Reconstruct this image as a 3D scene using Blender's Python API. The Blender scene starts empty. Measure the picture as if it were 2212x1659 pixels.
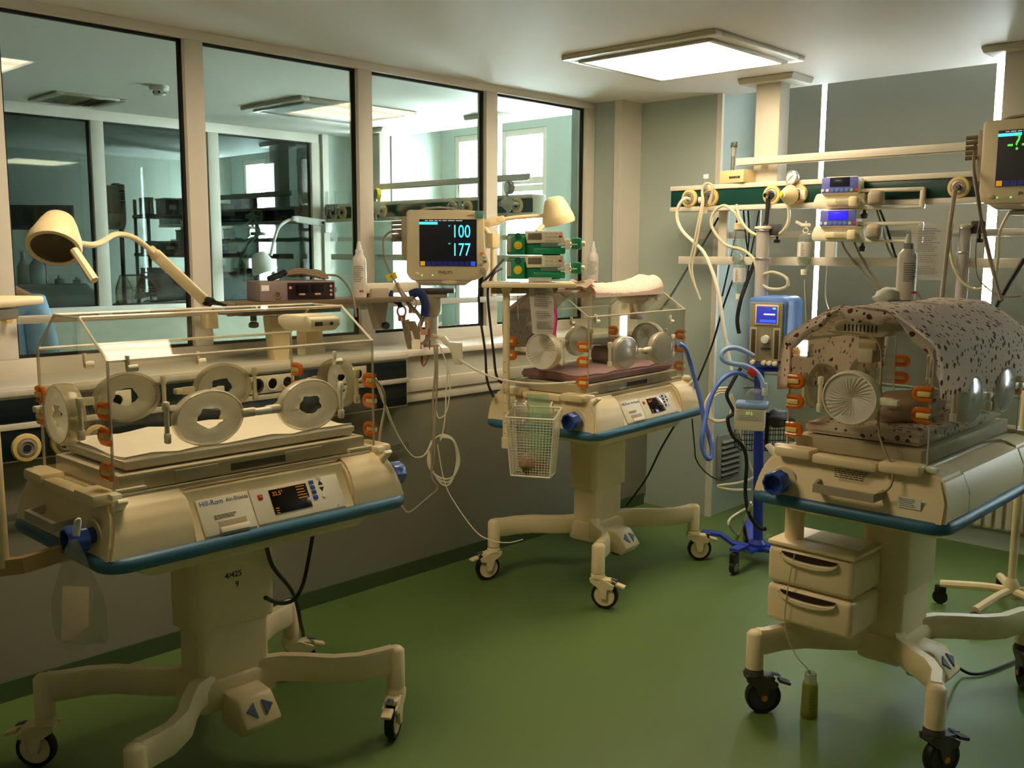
import bpy, bmesh, math, random
from mathutils import Vector, Matrix
random.seed(7)
SC = bpy.context.scene
COL = SC.collection
PI = math.pi

# ------------------------------------------------------------------ camera
F_PX, CX, CY, EYE = 2095.0, 1106.0, 829.5, 1.65
def _basis(yaw=43.4, pitch=7.7, roll=0.25):
    y, p, r = (math.radians(a) for a in (yaw, pitch, roll))
    f = Vector((math.cos(y)*math.cos(p), math.sin(y)*math.cos(p), -math.sin(p)))
    ri = Vector((math.sin(y), -math.cos(y), 0)); up = ri.cross(f)
    return math.cos(r)*ri+math.sin(r)*up, -math.sin(r)*ri+math.cos(r)*up, f
BR, BU, BF = _basis()
EYEP = Vector((0, 0, EYE))
cam = bpy.data.cameras.new('camera'); camo = bpy.data.objects.new('camera', cam); COL.objects.link(camo)
cam.sensor_width = 36; cam.lens = F_PX/2212*36; cam.clip_start = .02; cam.clip_end = 200
m = Matrix((BR, BU, -BF)).transposed().to_4x4(); m.translation = EYEP
camo.matrix_world = m
SC.camera = camo

# ------------------------------------------------------------------ world, exposure
w = bpy.data.worlds.new('sky'); SC.world = w; w.use_nodes = True
bg = w.node_tree.nodes['Background']; bg.inputs[0].default_value = (.93, .965, 1, 1); bg.inputs[1].default_value = 26.0
SC.view_settings.view_transform = 'Standard'; SC.view_settings.look = 'None'
SC.view_settings.exposure = 1.0; SC.view_settings.gamma = 1.0; SC.view_settings.use_curve_mapping = False
SC.cycles.transparent_max_bounces = 28; SC.cycles.max_bounces = 7; SC.cycles.diffuse_bounces = 4; SC.cycles.glossy_bounces = 3; SC.cycles.transmission_bounces = 4; SC.cycles.use_adaptive_sampling = True; SC.cycles.adaptive_threshold = .035; SC.cycles.sample_clamp_indirect = 6
PANEL_WATT = 10.5     # emission of the two lit ceiling panels

# ------------------------------------------------------------------ helpers
def ray(x, y): return BF+BR*((x-CX)/F_PX)-BU*((y-CY)/F_PX)
def P(x, y, X=None, Y=None, Z=None):
    d = ray(x, y)
    t = (X-0)/d.x if X is not None else (Y-0)/d.y if Y is not None else (Z-EYE)/d.z
    return EYEP+d*t
def PD(x, y, d): return EYEP+ray(x, y)*d

def srgb(h):
    if isinstance(h, str):
        h = [int(h[i:i+2], 16) for i in (0, 2, 4)]
    return tuple(((c/255)/12.92 if c/255 <= .04045 else ((c/255+.055)/1.055)**2.4) for c in h)+(1,)
MATS = {}
def mat(name, col, rough=.5, metal=0, noise=.05, nscale=30, bump=0, spec=.5, trans=0, emit=0, emitcol=None, coat=0, sheen=0):
    if name in MATS: return MATS[name]
    mt = bpy.data.materials.new(name); mt.use_nodes = True; nt = mt.node_tree; b = nt.nodes['Principled BSDF']
    c = srgb(col)
    b.inputs['Roughness'].default_value = rough; b.inputs['Metallic'].default_value = metal
    b.inputs['Specular IOR Level'].default_value = spec; b.inputs['Coat Weight'].default_value = coat
    b.inputs['Transmission Weight'].default_value = trans
    if emit:
        b.inputs['Emission Color'].default_value = srgb(emitcol or col); b.inputs['Emission Strength'].default_value = emit
    tc = nt.nodes.new('ShaderNodeTexCoord'); nz = nt.nodes.new('ShaderNodeTexNoise')
    nz.inputs['Scale'].default_value = nscale; nz.inputs['Detail'].default_value = 4
    nt.links.new(tc.outputs['Object'], nz.inputs['Vector'])
    mx = nt.nodes.new('ShaderNodeMix'); mx.data_type = 'RGBA'
    mx.inputs[6].default_value = tuple(max(0, v*(1-noise)) for v in c[:3])+(1,)
    mx.inputs[7].default_value = tuple(min(1, v*(1+noise)) for v in c[:3])+(1,)
    nt.links.new(nz.outputs['Fac'], mx.inputs[0]); nt.links.new(mx.outputs[2], b.inputs['Base Color'])
    if bump:
        bp = nt.nodes.new('ShaderNodeBump'); bp.inputs['Strength'].default_value = bump; bp.inputs['Distance'].default_value = .01
        nt.links.new(nz.outputs['Fac'], bp.inputs['Height']); nt.links.new(bp.outputs[0], b.inputs['Normal'])
    MATS[name] = mt; return mt
def clear(name, tint, gloss=.06, rough=.02, opac=0.0, haze=(1, 1, 1), ior=1.35):
    """thin clear sheet: see-through, fresnel reflection, a little haze"""
    if name in MATS: return MATS[name]
    mt = bpy.data.materials.new(name); mt.use_nodes = True; nt = mt.node_tree; nt.nodes.clear()
    out = nt.nodes.new('ShaderNodeOutputMaterial'); tr = nt.nodes.new('ShaderNodeBsdfTransparent'); tr.inputs[0].default_value = srgb(tint)
    gl = nt.nodes.new('ShaderNodeBsdfGlossy'); gl.inputs['Roughness'].default_value = rough
    df = nt.nodes.new('ShaderNodeBsdfDiffuse'); df.inputs[0].default_value = srgb(haze)
    m0 = nt.nodes.new('ShaderNodeMixShader'); m0.inputs[0].default_value = opac
    nt.links.new(tr.outputs[0], m0.inputs[1]); nt.links.new(df.outputs[0], m0.inputs[2])
    lw = nt.nodes.new('ShaderNodeLayerWeight'); lw.inputs[0].default_value = .5
    pw = nt.nodes.new('ShaderNodeMath'); pw.operation = 'POWER'; pw.inputs[1].default_value = 5
    nt.links.new(lw.outputs['Facing'], pw.inputs[0]); r0 = ((ior-1)/(ior+1))**2
    fr = nt.nodes.new('ShaderNodeMath'); fr.operation = 'MULTIPLY_ADD'; fr.inputs[1].default_value = .85*(1-r0); fr.inputs[2].default_value = r0
    nt.links.new(pw.outputs[0], fr.inputs[0])
    m1 = nt.nodes.new('ShaderNodeMixShader')
    nt.links.new(fr.outputs[0], m1.inputs[0]); nt.links.new(m0.outputs[0], m1.inputs[1]); nt.links.new(gl.outputs[0], m1.inputs[2])
    nt.links.new(m1.outputs[0], out.inputs[0]); MATS[name] = mt; return mt
def glow(name, col, strength):
    if name in MATS: return MATS[name]
    mt = bpy.data.materials.new(name); mt.use_nodes = True; b = mt.node_tree.nodes['Principled BSDF']
    b.inputs['Base Color'].default_value = srgb(col); b.inputs['Emission Color'].default_value = srgb(col)
    b.inputs['Emission Strength'].default_value = strength; b.inputs['Roughness'].default_value = .3
    MATS[name] = mt; return mt
def spotted(name, base, s1, s2, scale=60, sz=.28):
    """cotton print: two sets of small blotches on a pale ground"""
    mt = mat(name, base, .9, noise=.06, nscale=12, sheen=.2); nt = mt.node_tree; b = nt.nodes['Principled BSDF']
    prev = b.inputs['Base Color'].links[0].from_socket
    tc = nt.nodes.new('ShaderNodeTexCoord')
    for col, sc, thr, off in ((s1, scale, sz, 0), (s2, scale*1.5, sz*.75, 5.3)):
        mp = nt.nodes.new('ShaderNodeMapping'); mp.inputs['Location'].default_value = (off, off, off)
        nt.links.new(tc.outputs['Object'], mp.inputs[0])
        v = nt.nodes.new('ShaderNodeTexVoronoi'); v.inputs['Scale'].default_value = sc; v.inputs['Randomness'].default_value = .8
        nt.links.new(mp.outputs[0], v.inputs['Vector'])
        lt = nt.nodes.new('ShaderNodeMath'); lt.operation = 'LESS_THAN'; lt.inputs[1].default_value = thr
        nt.links.new(v.outputs['Distance'], lt.inputs[0])
        mx = nt.nodes.new('ShaderNodeMix'); mx.data_type = 'RGBA'; mx.inputs[7].default_value = srgb(col)
        nt.links.new(lt.outputs[0], mx.inputs[0]); nt.links.new(prev, mx.inputs[6]); prev = mx.outputs[2]
    nt.links.new(prev, b.inputs['Base Color']); return mt

def cloth2(name, col, tr=.45):
    """thin cloth that lets some light through"""
    mt = mat(name, col, .9, noise=.08, nscale=25, bump=.2); nt = mt.node_tree; b = nt.nodes['Principled BSDF']; out = nt.nodes['Material Output']
    t = nt.nodes.new('ShaderNodeBsdfTranslucent'); t.inputs[0].default_value = srgb(col); mx = nt.nodes.new('ShaderNodeMixShader'); mx.inputs[0].default_value = tr
    nt.links.new(b.outputs[0], mx.inputs[1]); nt.links.new(t.outputs[0], mx.inputs[2]); nt.links.new(mx.outputs[0], out.inputs[0]); return mt
# palette
CREAM = mat('cream_plastic', 'EFDBB0', .42, noise=.03); CREAM2 = mat('pale_cream_plastic', 'EDE4CC', .4, noise=.03)
IVORY = mat('ivory_paint', 'D9D2C2', .4, noise=.03); WHITE = mat('white_plastic', 'E8E8E2', .4, noise=.03)
TAUPE = mat('taupe_plastic', 'A89C86', .5); GREYP = mat('grey_plastic', '9A9A96', .5); DGREY = mat('dark_grey_plastic', '3C3A3A', .5)
BLACK = mat('black_rubber', '141416', .55); STEEL = mat('brushed_steel', 'C4C4C2', .3, 1); ALU = mat('satin_aluminium', 'CFC9BC', .42, .6)
CHROME = mat('chrome', 'D8D8D8', .12, 1); BRASS = mat('yellow_ring_plastic', 'DEC27E', .45)
BUMP = mat('steel_blue_bumper', '3A6B88', .45); KNOB = mat('blue_knob_plastic', '2C4FA0', .3, coat=.3); BLUE = mat('blue_plastic', '5C82C8', .4)
DBLUE = mat('royal_blue_paint', '2A3FB0', .4); NAVY = mat('navy_fabric', '1C2A5A', .9); LBLUE = mat('pale_blue_plastic', '93AEE0', .4)
GREEN = mat('green_plastic', '128A5C', .45); YELL = mat('yellow_plastic', 'E4C428', .4); RED = mat('red_plastic', 'C02A28', .4)
DKGRN = mat('dark_green_panel', '0B3B34', .3, noise=.15); DKPAN = mat('blackish_green_panel', '0A1D22', .25, noise=.1)
FRAME = mat('white_window_frame', 'EBE3D6', .45, noise=.02); GASK = mat('black_gasket', '15120F', .7)
WALLG = mat('pale_green_wall_panel', 'B8C4BC', .5, noise=.04, nscale=90, bump=.05)
WALLD = mat('dark_grey_green_wall_vinyl', '7E7C6A', .55, noise=.05, nscale=60)
WALLC = mat('grey_white_wall_panel', 'C6C6B8', .5, noise=.04, nscale=60)
CEILM = mat('ceiling_paint', 'EEE8E2', .6, noise=.02); BLINDM = mat('grey_green_blind_fabric', 'AEB0A6', .85, noise=.05, nscale=200)
PAPER = mat('paper', 'F2EFE8', .8); CLOTH = mat('white_cotton_sheet', 'F4EADB', .9, noise=.04, nscale=20, bump=.15)
CUFF = cloth2('cuff_fabric', 'F4EEE2'); SKIN = mat('skin', 'C08A70', .6); SCRUB = mat('pale_blue_scrubs', '9CC0EA', .85, bump=.2)
HAIR = mat('brown_hair', '3A2A20', .7); INK = mat('black_ink', '1A1A1C', .6); INKB = mat('blue_ink', '3A6AB0', .5)
PINKC = mat('pinkish_clip', 'D89A78', .6); BROWN = mat('brown_cable', '8A7860', .6); MAUVE = mat('mauve_grey_plastic', '8C7C7A', .5)
SOCK = mat('socket_plastic', 'EFE6CE', .4); PURP = mat('indigo_panel', '6A6FC0', .4); WIRE = mat('white_coated_wire', 'EAE2CC', .4)
FLOORM = mat('green_vinyl_floor', '5A7239', .46, noise=.34, nscale=330)
GLASS = clear('window_glass', 'F3F9F7', ior=1.45); GLASSD = clear('smoky_window_glass', 'D4DEDE', ior=1.5); ACRY = clear('clear_acrylic', 'F7F7F3', opac=.02, ior=1.35); ACRYE = clear('acrylic_edge', 'F2EEE4', opac=.45, haze='F0E6D4', ior=1.5, rough=.08)
BAGP = clear('clear_plastic_film', 'F4F4EC', opac=.16, haze='F0EEE6', ior=1.5, rough=.12); BAGG = clear('pale_green_film', 'D8F0DE', opac=.3, haze='B8E4C8', ior=1.4, rough=.15)
BOTT = clear('clear_bottle', 'EAF2EE', opac=.12, haze='E8F0EC', ior=1.45); OILB = clear('yellowish_liquid', 'DDE0A0', opac=.25, haze='C8C878', ior=1.5)
ORNG = clear('orange_silicone', 'F7B060', opac=.55, haze='F08A24', ior=1.45, rough=.1); TUBEC = clear('milky_tube', 'EFE9D2', opac=.75, haze='D9D2B4', ior=1.4, rough=.15)
FROST = clear('frosted_tube', 'E8E4DE', opac=.6, haze='D8D2CC', ior=1.4, rough=.2); CUFFC = clear('film_cuff', 'F2F2EE', opac=.35, haze='DAD6CC', ior=1.45, rough=.15)
PRINTB = spotted('brown_spotted_cotton', 'F0E2D6', '7E4A3C', '4E4248', 28, .26)
PRINTG = spotted('grey_flecked_cotton', 'D8CEC8', '6E6A80', '8A7480', 55, .19)
PRINTP = spotted('pink_flecked_towel', 'DCC4B4', 'B48078', '988880', 70, .2); PINKS = mat('dusty_pink_sheet', 'B08A92', .9, bump=.2)

class MB:
    def __init__(s): s.bm = bmesh.new()
    def poly(s, vs, fs):
        b = [s.bm.verts.new(Vector(v)) for v in vs]
        for f in fs:
            try: s.bm.faces.new([b[i] for i in f])
            except ValueError: pass
        return s
    def box(s, c, d, rot=None, bev=0, seg=2):
        t = bmesh.new(); bmesh.ops.create_cube(t, size=1)
        for v in t.verts: v.co = Vector((v.co.x*d[0], v.co.y*d[1], v.co.z*d[2]))
        if bev: bmesh.ops.bevel(t, geom=t.edges[:], offset=min(bev, min(d)*.49), segments=seg, affect='EDGES', profile=.5)
        return s._merge(t, c, rot)
    def _merge(s, t, c=(0, 0, 0), rot=None):
        if rot is not None:
            R = rot.to_4x4() if not isinstance(rot, (tuple, list)) else Matrix.Rotation(rot[2], 4, 'Z')@Matrix.Rotation(rot[1], 4, 'Y')@Matrix.Rotation(rot[0], 4, 'X')
            bmesh.ops.transform(t, matrix=R, verts=t.verts)
        bmesh.ops.translate(t, vec=Vector(c), verts=t.verts)
        mp = {v: s.bm.verts.new(v.co) for v in t.verts}
        for f in t.faces:
            try: s.bm.faces.new([mp[v] for v in f.verts])
            except ValueError: pass
        t.free(); return s
    def lathe(s, prof, o=(0, 0, 0), axis=(0, 0, 1), n=20, cap=True, sx=1, sy=1, lobes=0, lobe=0):
        a = Vector(axis).normalized(); u = a.orthogonal().normalized()
        if abs(a.z) < .99: u = Vector((0, 0, 1)).cross(a).normalized()
        v = a.cross(u); o = Vector(o); rings = []
        for r, h in prof:
            rings.append([s.bm.verts.new(o+a*h+u*(r*sx*(1+lobe*math.cos(lobes*2*PI*k/n))*math.cos(2*PI*k/n))+v*(r*sy*(1+lobe*math.cos(lobes*2*PI*k/n))*math.sin(2*PI*k/n))) for k in range(n)])
        for A, B in zip(rings, rings[1:]):
            for k in range(n): s.bm.faces.new((A[k], A[(k+1) % n], B[(k+1) % n], B[k]))
        if cap:
            if prof[0][0] > 1e-5: s.bm.faces.new(rings[0][::-1])
            if prof[-1][0] > 1e-5: s.bm.faces.new(rings[-1])
        return s
    def cyl(s, a, b, r, r2=None, n=14):
        a, b = Vector(a), Vector(b); L = (b-a).length
        return s.lathe([(r, 0), (r if r2 is None else r2, L)], a, (b-a), n)
    def tube(s, pts, r, n=7, closed=False, smooth=4):
        pts = [Vector(p) for p in pts]
        if smooth and len(pts) > 2:
            q = []; N = len(pts)
            rng = range(N if closed else N-1)
            for i in rng:
                p0 = pts[(i-1) % N] if closed or i > 0 else pts[0]; p1 = pts[i]; p2 = pts[(i+1) % N]
                p3 = pts[(i+2) % N] if closed or i+2 < N else pts[-1]
                for k in range(smooth):
                    t = k/smooth
                    q.append(.5*((2*p1)+(p2-p0)*t+(2*p0-5*p1+4*p2-p3)*t*t+(3*p1-p0-3*p2+p3)*t**3))
            if not closed: q.append(pts[-1])
            pts = q
        sec = [(r*math.cos(2*PI*k/n), r*math.sin(2*PI*k/n)) for k in range(n)]
        return s.sweep(pts, sec, closed, free=True)
    def sweep(s, pts, sec, closed=False, free=False, up=(0, 0, 1)):
        pts = [Vector(p) for p in pts]; N = len(pts); rings = []; nrm = None; up = Vector(up)
        for i, p in enumerate(pts):
            a = pts[(i-1) % N] if closed or i else p; b = pts[(i+1) % N] if closed or i < N-1 else p
            t = (b-a).normalized() if (b-a).length > 1e-9 else Vector((0, 0, 1))
            if free:
                if nrm is None: nrm = t.orthogonal().normalized()
                nrm = (nrm-t*nrm.dot(t)).normalized(); side, top = nrm, t.cross(nrm)
                sc = 1
            else:
                side = t.cross(up).normalized(); top = side.cross(t).normalized()
                sc = 1
                if (closed or 0 < i < N-1):
                    d1 = (p-a).normalized(); d2 = (b-p).normalized(); c = math.sqrt(max(.2, (1+d1.dot(d2))/2)); sc = 1/c
            rings.append([s.bm.verts.new(p+side*(x*sc)+top*y) for x, y in sec])
        n = len(sec)
        for i in range(N if closed else N-1):
            A, B = rings[i], rings[(i+1) % N]
            for k in range(n): s.bm.faces.new((A[k], B[k], B[(k+1) % n], A[(k+1) % n]))
        if not closed:
            s.bm.faces.new(rings[0]); s.bm.faces.new(rings[-1][::-1])
        return s
    def prism(s, pts, ax, a0, a1, bev=0, seg=2):
        """polygon in the two other axes, pulled along axis ax from a0 to a1"""
        t = bmesh.new()
        def mk(p, h): return {'x': (h, p[0], p[1]), 'y': (p[0], h, p[1]), 'z': (p[0], p[1], h)}[ax]
        A = [t.verts.new(mk(p, a0)) for p in pts]; B = [t.verts.new(mk(p, a1)) for p in pts]; n = len(pts)
        t.faces.new(A); t.faces.new(B[::-1])
        for k in range(n): t.faces.new((A[k], B[k], B[(k+1) % n], A[(k+1) % n]))
        bmesh.ops.recalc_face_normals(t, faces=t.faces)
        if bev: bmesh.ops.bevel(t, geom=[e for e in t.edges], offset=bev, segments=seg, affect='EDGES', profile=.5)
        return s._merge(t)
    def grid(s, fn, nu, nv, thick=0):
        V = [[s.bm.verts.new(fn(i/nu, j/nv)) for j in range(nv+1)] for i in range(nu+1)]
        fs = [s.bm.faces.new((V[i][j], V[i+1][j], V[i+1][j+1], V[i][j+1])) for i in range(nu) for j in range(nv)]
        if thick: bmesh.ops.solidify(s.bm, geom=fs, thickness=thick)
        return s
    def build(s, name, mt, parent=None, ang=38, loc=None):
        bm = s.bm; bmesh.ops.recalc_face_normals(bm, faces=bm.faces)
        lim = math.radians(ang)
        for f in bm.faces: f.smooth = True
        for e in bm.edges:
            if len(e.link_faces) == 2 and e.calc_face_angle(0) > lim: e.smooth = False
        me = bpy.data.meshes.new(name); bm.to_mesh(me); bm.free()
        me.materials.append(mt); o = bpy.data.objects.new(name, me); COL.objects.link(o)
        if parent is not None: o.parent = parent
        if loc is not None: o.location = loc
        return o
def thing(name, label, cat, loc=(0, 0, 0), rz=0, group=None):
    o = bpy.data.objects.new(name, None); COL.objects.link(o); o.empty_display_size = .1
    o.location = loc; o.rotation_euler = (0, 0, rz); o['label'] = label; o['category'] = cat
    if group: o['group'] = group
    return o
def tag(o, label, cat, group=None):
    o['label'] = label; o['category'] = cat
    if group: o['group'] = group
    return o
def struct(name, label=None):
    o = bpy.data.objects.new(name, None); COL.objects.link(o); o['kind'] = 'structure'
    if label: o['label'] = label
    return o
def sbox(name, lo, hi, mt, parent=None, bev=0, label=None):
    c = [(a+b)/2 for a, b in zip(lo, hi)]; d = [abs(b-a) for a, b in zip(lo, hi)]
    o = MB().box(c, d, bev=bev).build(name, mt, parent)
    if parent is None:
        o['kind'] = 'structure'
        if label: o['label'] = label
    return o
def bx(name, c, d, mt, parent, bev=0, rot=None, seg=2): return MB().box(c, d, rot, bev, seg).build(name, mt, parent)
def cy(name, a, b, r, mt, parent, r2=None, n=14): return MB().cyl(a, b, r, r2, n).build(name, mt, parent)
def tb(name, pts, r, mt, parent, n=7, closed=False, smooth=5): return MB().tube(pts, r, n, closed, smooth).build(name, mt, parent)
def la(name, prof, o, ax, mt, parent, n=20, **k): return MB().lathe(prof, o, ax, n, **k).build(name, mt, parent)
def txt(name, body, size, loc, rot, mt, parent, align='CENTER', ext=.0006, sx=1):
    c = bpy.data.curves.new(name, 'FONT'); c.body = body; c.size = size; c.align_x = align; c.align_y = 'CENTER'; c.extrude = ext; c.resolution_u = 3
    t = bpy.data.objects.new(name, c); COL.objects.link(t)
    me = bpy.data.meshes.new_from_object(t.evaluated_get(bpy.context.evaluated_depsgraph_get())) if False else bpy.data.meshes.new_from_object(t)
    bpy.data.objects.remove(t); bpy.data.curves.remove(c)
    if sx != 1:
        for v in me.vertices: v.co.x *= sx
    me.materials.clear(); me.materials.append(mt)
    o = bpy.data.objects.new(name, me); COL.objects.link(o); o.parent = parent; o.location = loc; o.rotation_euler = rot
    return o
FRONT = (PI/2, 0, 0)          # writing that faces local -y
def lines(name, w, h, rows, loc, rot, mt, parent, seed=1, fill=.45):
    """printed text lines too small to read, one flat part"""
    rnd = random.Random(seed); b = MB()
    for k in range(rows):
        z = h/2-(k+.5)*h/rows; x = -w/2; end = w/2*rnd.uniform(.3, 1)
        while x < end:
            L = w*rnd.uniform(.05, .16); b.box((min(x+L/2, w/2), z, 0), (L, h/rows*fill, .0006)); x += L+w*.025
    o = b.build(name, mt, parent); o.location = loc; o.rotation_euler = rot; return o

# ================================================================== the setting
CH = 2.6                                   # ceiling height
GY, LY, P2Y = 4.04, 3.69, 6.75             # glass partition, low wall in front of it, second partition
sbox('floor', (-1.7, -2.1, -.1), (6.0, 9.7, 0), FLOORM, label='green speckled vinyl floor')
sbox('ceiling', (-1.7, -2.1, CH), (5.3, 9.7, CH+.3), CEILM, label='smooth white ceiling')
sbox('ceiling_pocket', (5.3, -2.1, CH+.3), (6.0, 9.7, CH+.4), CEILM)
sbox('wall_back', (-1.8, -2.2, 0), (6.0, -2.1, CH+.3), WALLC); sbox('wall_side', (-1.8, -2.1, 0), (-1.7, 9.7, CH+.3), WALLC)
sbox('wall_far', (-1.8, 9.7, 0), (6.0, 9.8, CH+.3), WALLC)
# low wall under the glass, its sill and its service strip
sbox('wall_left', (-1.7, LY+.002, 0), (5.2, GY+.06, 1.14), WALLC, label='grey low wall under the glass partition')
sbox('wall_left_lower', (-1.7, LY-.004, .05), (5.2, LY+.001, .905), WALLD, label='dark grey-green vinyl facing of the low wall')
sbox('trim_1', (-1.7, LY-.025, 1.135), (5.2, GY-.03, 1.165), FRAME, bev=.004, label='white window sill')
sbox('trim_2', (3.085, LY-.018, .905), (5.14, LY, .955), IVORY, bev=.004, label='lower half of cream wall duct')
sbox('trim_3', (3.085, LY-.028, .957), (5.14, LY, 1.02), IVORY, bev=.004, label='upper half of cream wall duct')
sbox('trim_4', (-1.7, LY-.012, 0), (5.17, LY, .075), mat('shaded_green_skirting', '3E5230', .5), label='green coved skirting')  # floor green, darkened to carry the shade at the wall base
# corner and pier between partition and windows
sbox('wall_corner', (5.0, 3.79, 0), (5.8, GY+.16, CH+.3), WALLG, label='narrow pale green wall beside the glass partition')
sbox('trim_5', (4.992, 3.785, 1.165), (5.2, 3.80, CH), FRAME, label='white pipe casing in the corner')
sbox('trim_6', (4.99, 3.80, 1.165), (5.0, 3.84, CH), FRAME, label='white edge strip beside the pipe casing')
sbox('wall_pier', (5.2, 3.2, 0), (5.8, 3.80, CH+.3), WALLG, label='pale green pier between partition and window niche')
sbox('trim_7', (5.192, 3.19, 0), (5.215, 3.225, CH), FRAME, label='pale corner strip of the pier')
vent = struct('trim_8', 'grey louvred vent grille low in the pier')
gp = P(1572, 985, Y=3.195); vx, vz = gp.x, gp.z
bx('frame', (vx, 3.188, vz), (.26, .02, .30), GREYP, vent, .003)
for k in range(7):
    bx('slat', (vx, 3.172, vz+.105-.035*k), (.21, .02, .006), GREYP, vent, rot=(.6, 0, 0))
    bx('slot', (vx, 3.1775, vz+.088-.035*k), (.21, .002, .014), DGREY, vent)
# glass partition ----------------------------------------------------------
def partition(name, y, zb, zt, spans, label, jamb, deep=.07, gl=GLASS):
    r = struct(name, label); n = len(spans)
    x0, x1 = spans[0][0]-jamb, spans[-1][1]+jamb
    bx('top_rail', ((x0+x1)/2, y, (zt+CH)/2), (x1-x0, deep, CH-zt), FRAME, r, .003)
    bx('bottom_rail', ((x0+x1)/2, y, zb-.032), (x1-x0, deep, .064), FRAME, r, .003)
    edges = [(x0, spans[0][0])]+[(spans[i][1], spans[i+1][0]) for i in range(n-1)]+[(spans[-1][1], x1)]
    for a, b in edges: bx('mullion', ((a+b)/2, y, (zb+zt)/2), (b-a, deep+.004, zt-zb), FRAME, r, .003)
    for a, b in spans:
        bx('pane', ((a+b)/2, y, (zb+zt)/2), (b-a, .008, zt-zb), gl, r)
        g = MB()
        for xx in (a+.006, b-.006): g.box((xx, y, (zb+zt)/2), (.012, .022, zt-zb))
        for zz in (zb+.006, zt-.006): g.box(((a+b)/2, y, zz), (b-a-.024, .022, .012))
        g.build('gasket', GASK, r)
    return r
partition('window_1', GY, 1.228, 2.56, [(-1.2, -.35), (-.26, .5), (.59, 1.33), (1.42, 2.17), (2.259, 3.103), (3.192, 4.013), (4.104, 4.913)], 'white framed glass partition with tall panes', .085)
sbox('wall_partition_end', (-1.7, GY-.03, 1.16), (-1.285, GY+.03, CH), WALLC)
# second partition, across the next room
partition('window_2', P2Y, 1.27, 2.53, [(-.2, .55), (.65, 1.35), (1.45, 2.15), (2.25, 2.93), (3.02, 3.80), (3.89, 4.72)], 'glass partition on the far side of the next room', .09, gl=GLASSD)
sbox('wall_partition_low', (-1.7, P2Y-.1, 0), (5.0, P2Y+.06, 1.206), mat('white_wall_panel', 'DDE2DC', .5), label='white low wall under the far partition')
sbox('wall_partition_side', (-1.7, P2Y-.03, 1.206), (-.29, P2Y+.03, CH), WALLC)
sbox('wall_pier_far', (4.81, P2Y-.05, 0), (5.3, P2Y+.3, CH), WALLG); sbox('trim_9', (4.812, P2Y-.062, 0), (4.87, P2Y-.05, CH), FRAME)
sbox('wall_pier_next', (5.2, 6.28, 0), (5.8, 6.72, CH+.3), WALLG, label='pale pier in the next room')
# window wall ---------------------------------------------------------------
XO = 5.75
outer = struct('wall_right', 'outer wall with window openings')
def ow(lo, hi, nm='panel'): sbox(nm, (XO, lo[0], lo[1]), (XO+.15, hi[0], hi[1]), WALLG, outer)
ow((-2.1, 0), (9.7, .95)); ow((3.2, .95), (4.22, 2.9)); ow((4.68, .95), (5.08, 2.9)); ow((4.22, 2.62), (4.68, 2.9)); ow((5.57, .95), (5.79, 2.9)); ow((6.12, .95), (9.0, 2.9)); ow((9.45, .95), (9.7, 2.9)); ow((9.0, 2.62), (9.45, 2.9)); ow((-2.1, .95), (.1, 2.9)); ow((5.08, 2.62), (6.12, 2.9));
def winframe(name, y0, y1, z0, z1, mids, trans, label):
    r = struct(name, label)
    for y in [y0+.025, y1-.025]+mids: bx('mullion', (XO+.04, y, (z0+z1)/2), (.06, .05, z1-z0), FRAME, r, .004)
    for z in [z0+.025, z1-.025]+trans: bx('rail', (XO+.04, (y0+y1)/2, z), (.058, y1-y0-.1, .05), FRAME, r, .004)
    bx('pane', (XO+.05, (y0+y1)/2, (z0+z1)/2), (.006, y1-y0, z1-z0), GLASS, r)
winframe('window_3', .1, 3.2, .95, 2.9, [.9, 2.0], [], 'outer window behind the blinds')
winframe('window_4', 5.08, 5.57, .95, 2.62, [], [2.22, 2.16], 'bright bare window of the next room')
winframe('window_5', 5.79, 6.12, .95, 2.62, [], [], 'narrow bright window of the next room')
winframe('added_window_far', 9.0, 9.45, .95, 2.62, [], [], 'window added to lighten the farthest room')  # added opening, lets in sky light so the farthest room is less dark
winframe('added_window_next', 4.22, 4.68, .95, 2.62, [], [], 'unseen window added beside the partition to brighten the next room')  # opening out of view, added for more daylight in the next room
# roller blinds: each a thing, light shows between them
XB = 5.715
def blind(y0, y1, label):
    t = thing('roller_blind', label, 'blind', (XB, (y0+y1)/2, 0), 0, 'blinds over the windows')
    wd = abs(y1-y0)
    bx('fabric', (0, 0, 1.85), (.004, wd, 1.94), BLINDM, t)
    cy('roller', (0, -wd/2, 2.83), (0, wd/2, 2.83), .03, ALU, t); cy('bottom_bar', (0, -wd/2, .88), (0, wd/2, .88), .012, ALU, t)
    for s in (-1, 1): bx('bracket', (.0, s*(wd/2-.004), 2.86), (.05, .006, .075), STEEL, t)
sy1 = P(1779, 250, X=XB).y; sy2 = P(2158, 250, X=XB).y
blind(3.197, sy1+.016, 'narrow grey-green roller blind in the niche beside the pier')
blind(sy1-.016, sy2+.026, 'wide grey-green roller blind between the two light slits')
blind(sy2-.026, .3, 'grey-green roller blind behind the far ceiling post')
# radiator below the window
rd = thing('radiator', 'white panel radiator under the window with vertical ribs', 'radiator', (5.66, 1.5, .1))
bx('back_panel', (.045, 0, .3), (.02, 1.5, .55), IVORY, rd, .004)
for k in range(28): bx('rib', (.02, -.73+.054*k, .3), (.03, .036, .52), IVORY, rd, .008)
bx('top_grille', (.03, 0, .585), (.06, 1.5, .02), IVORY, rd, .004)
for s in (-.6, .6): bx('leg', (.045, s, -.04), (.02, .03, .125), IVORY, rd)
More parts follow.
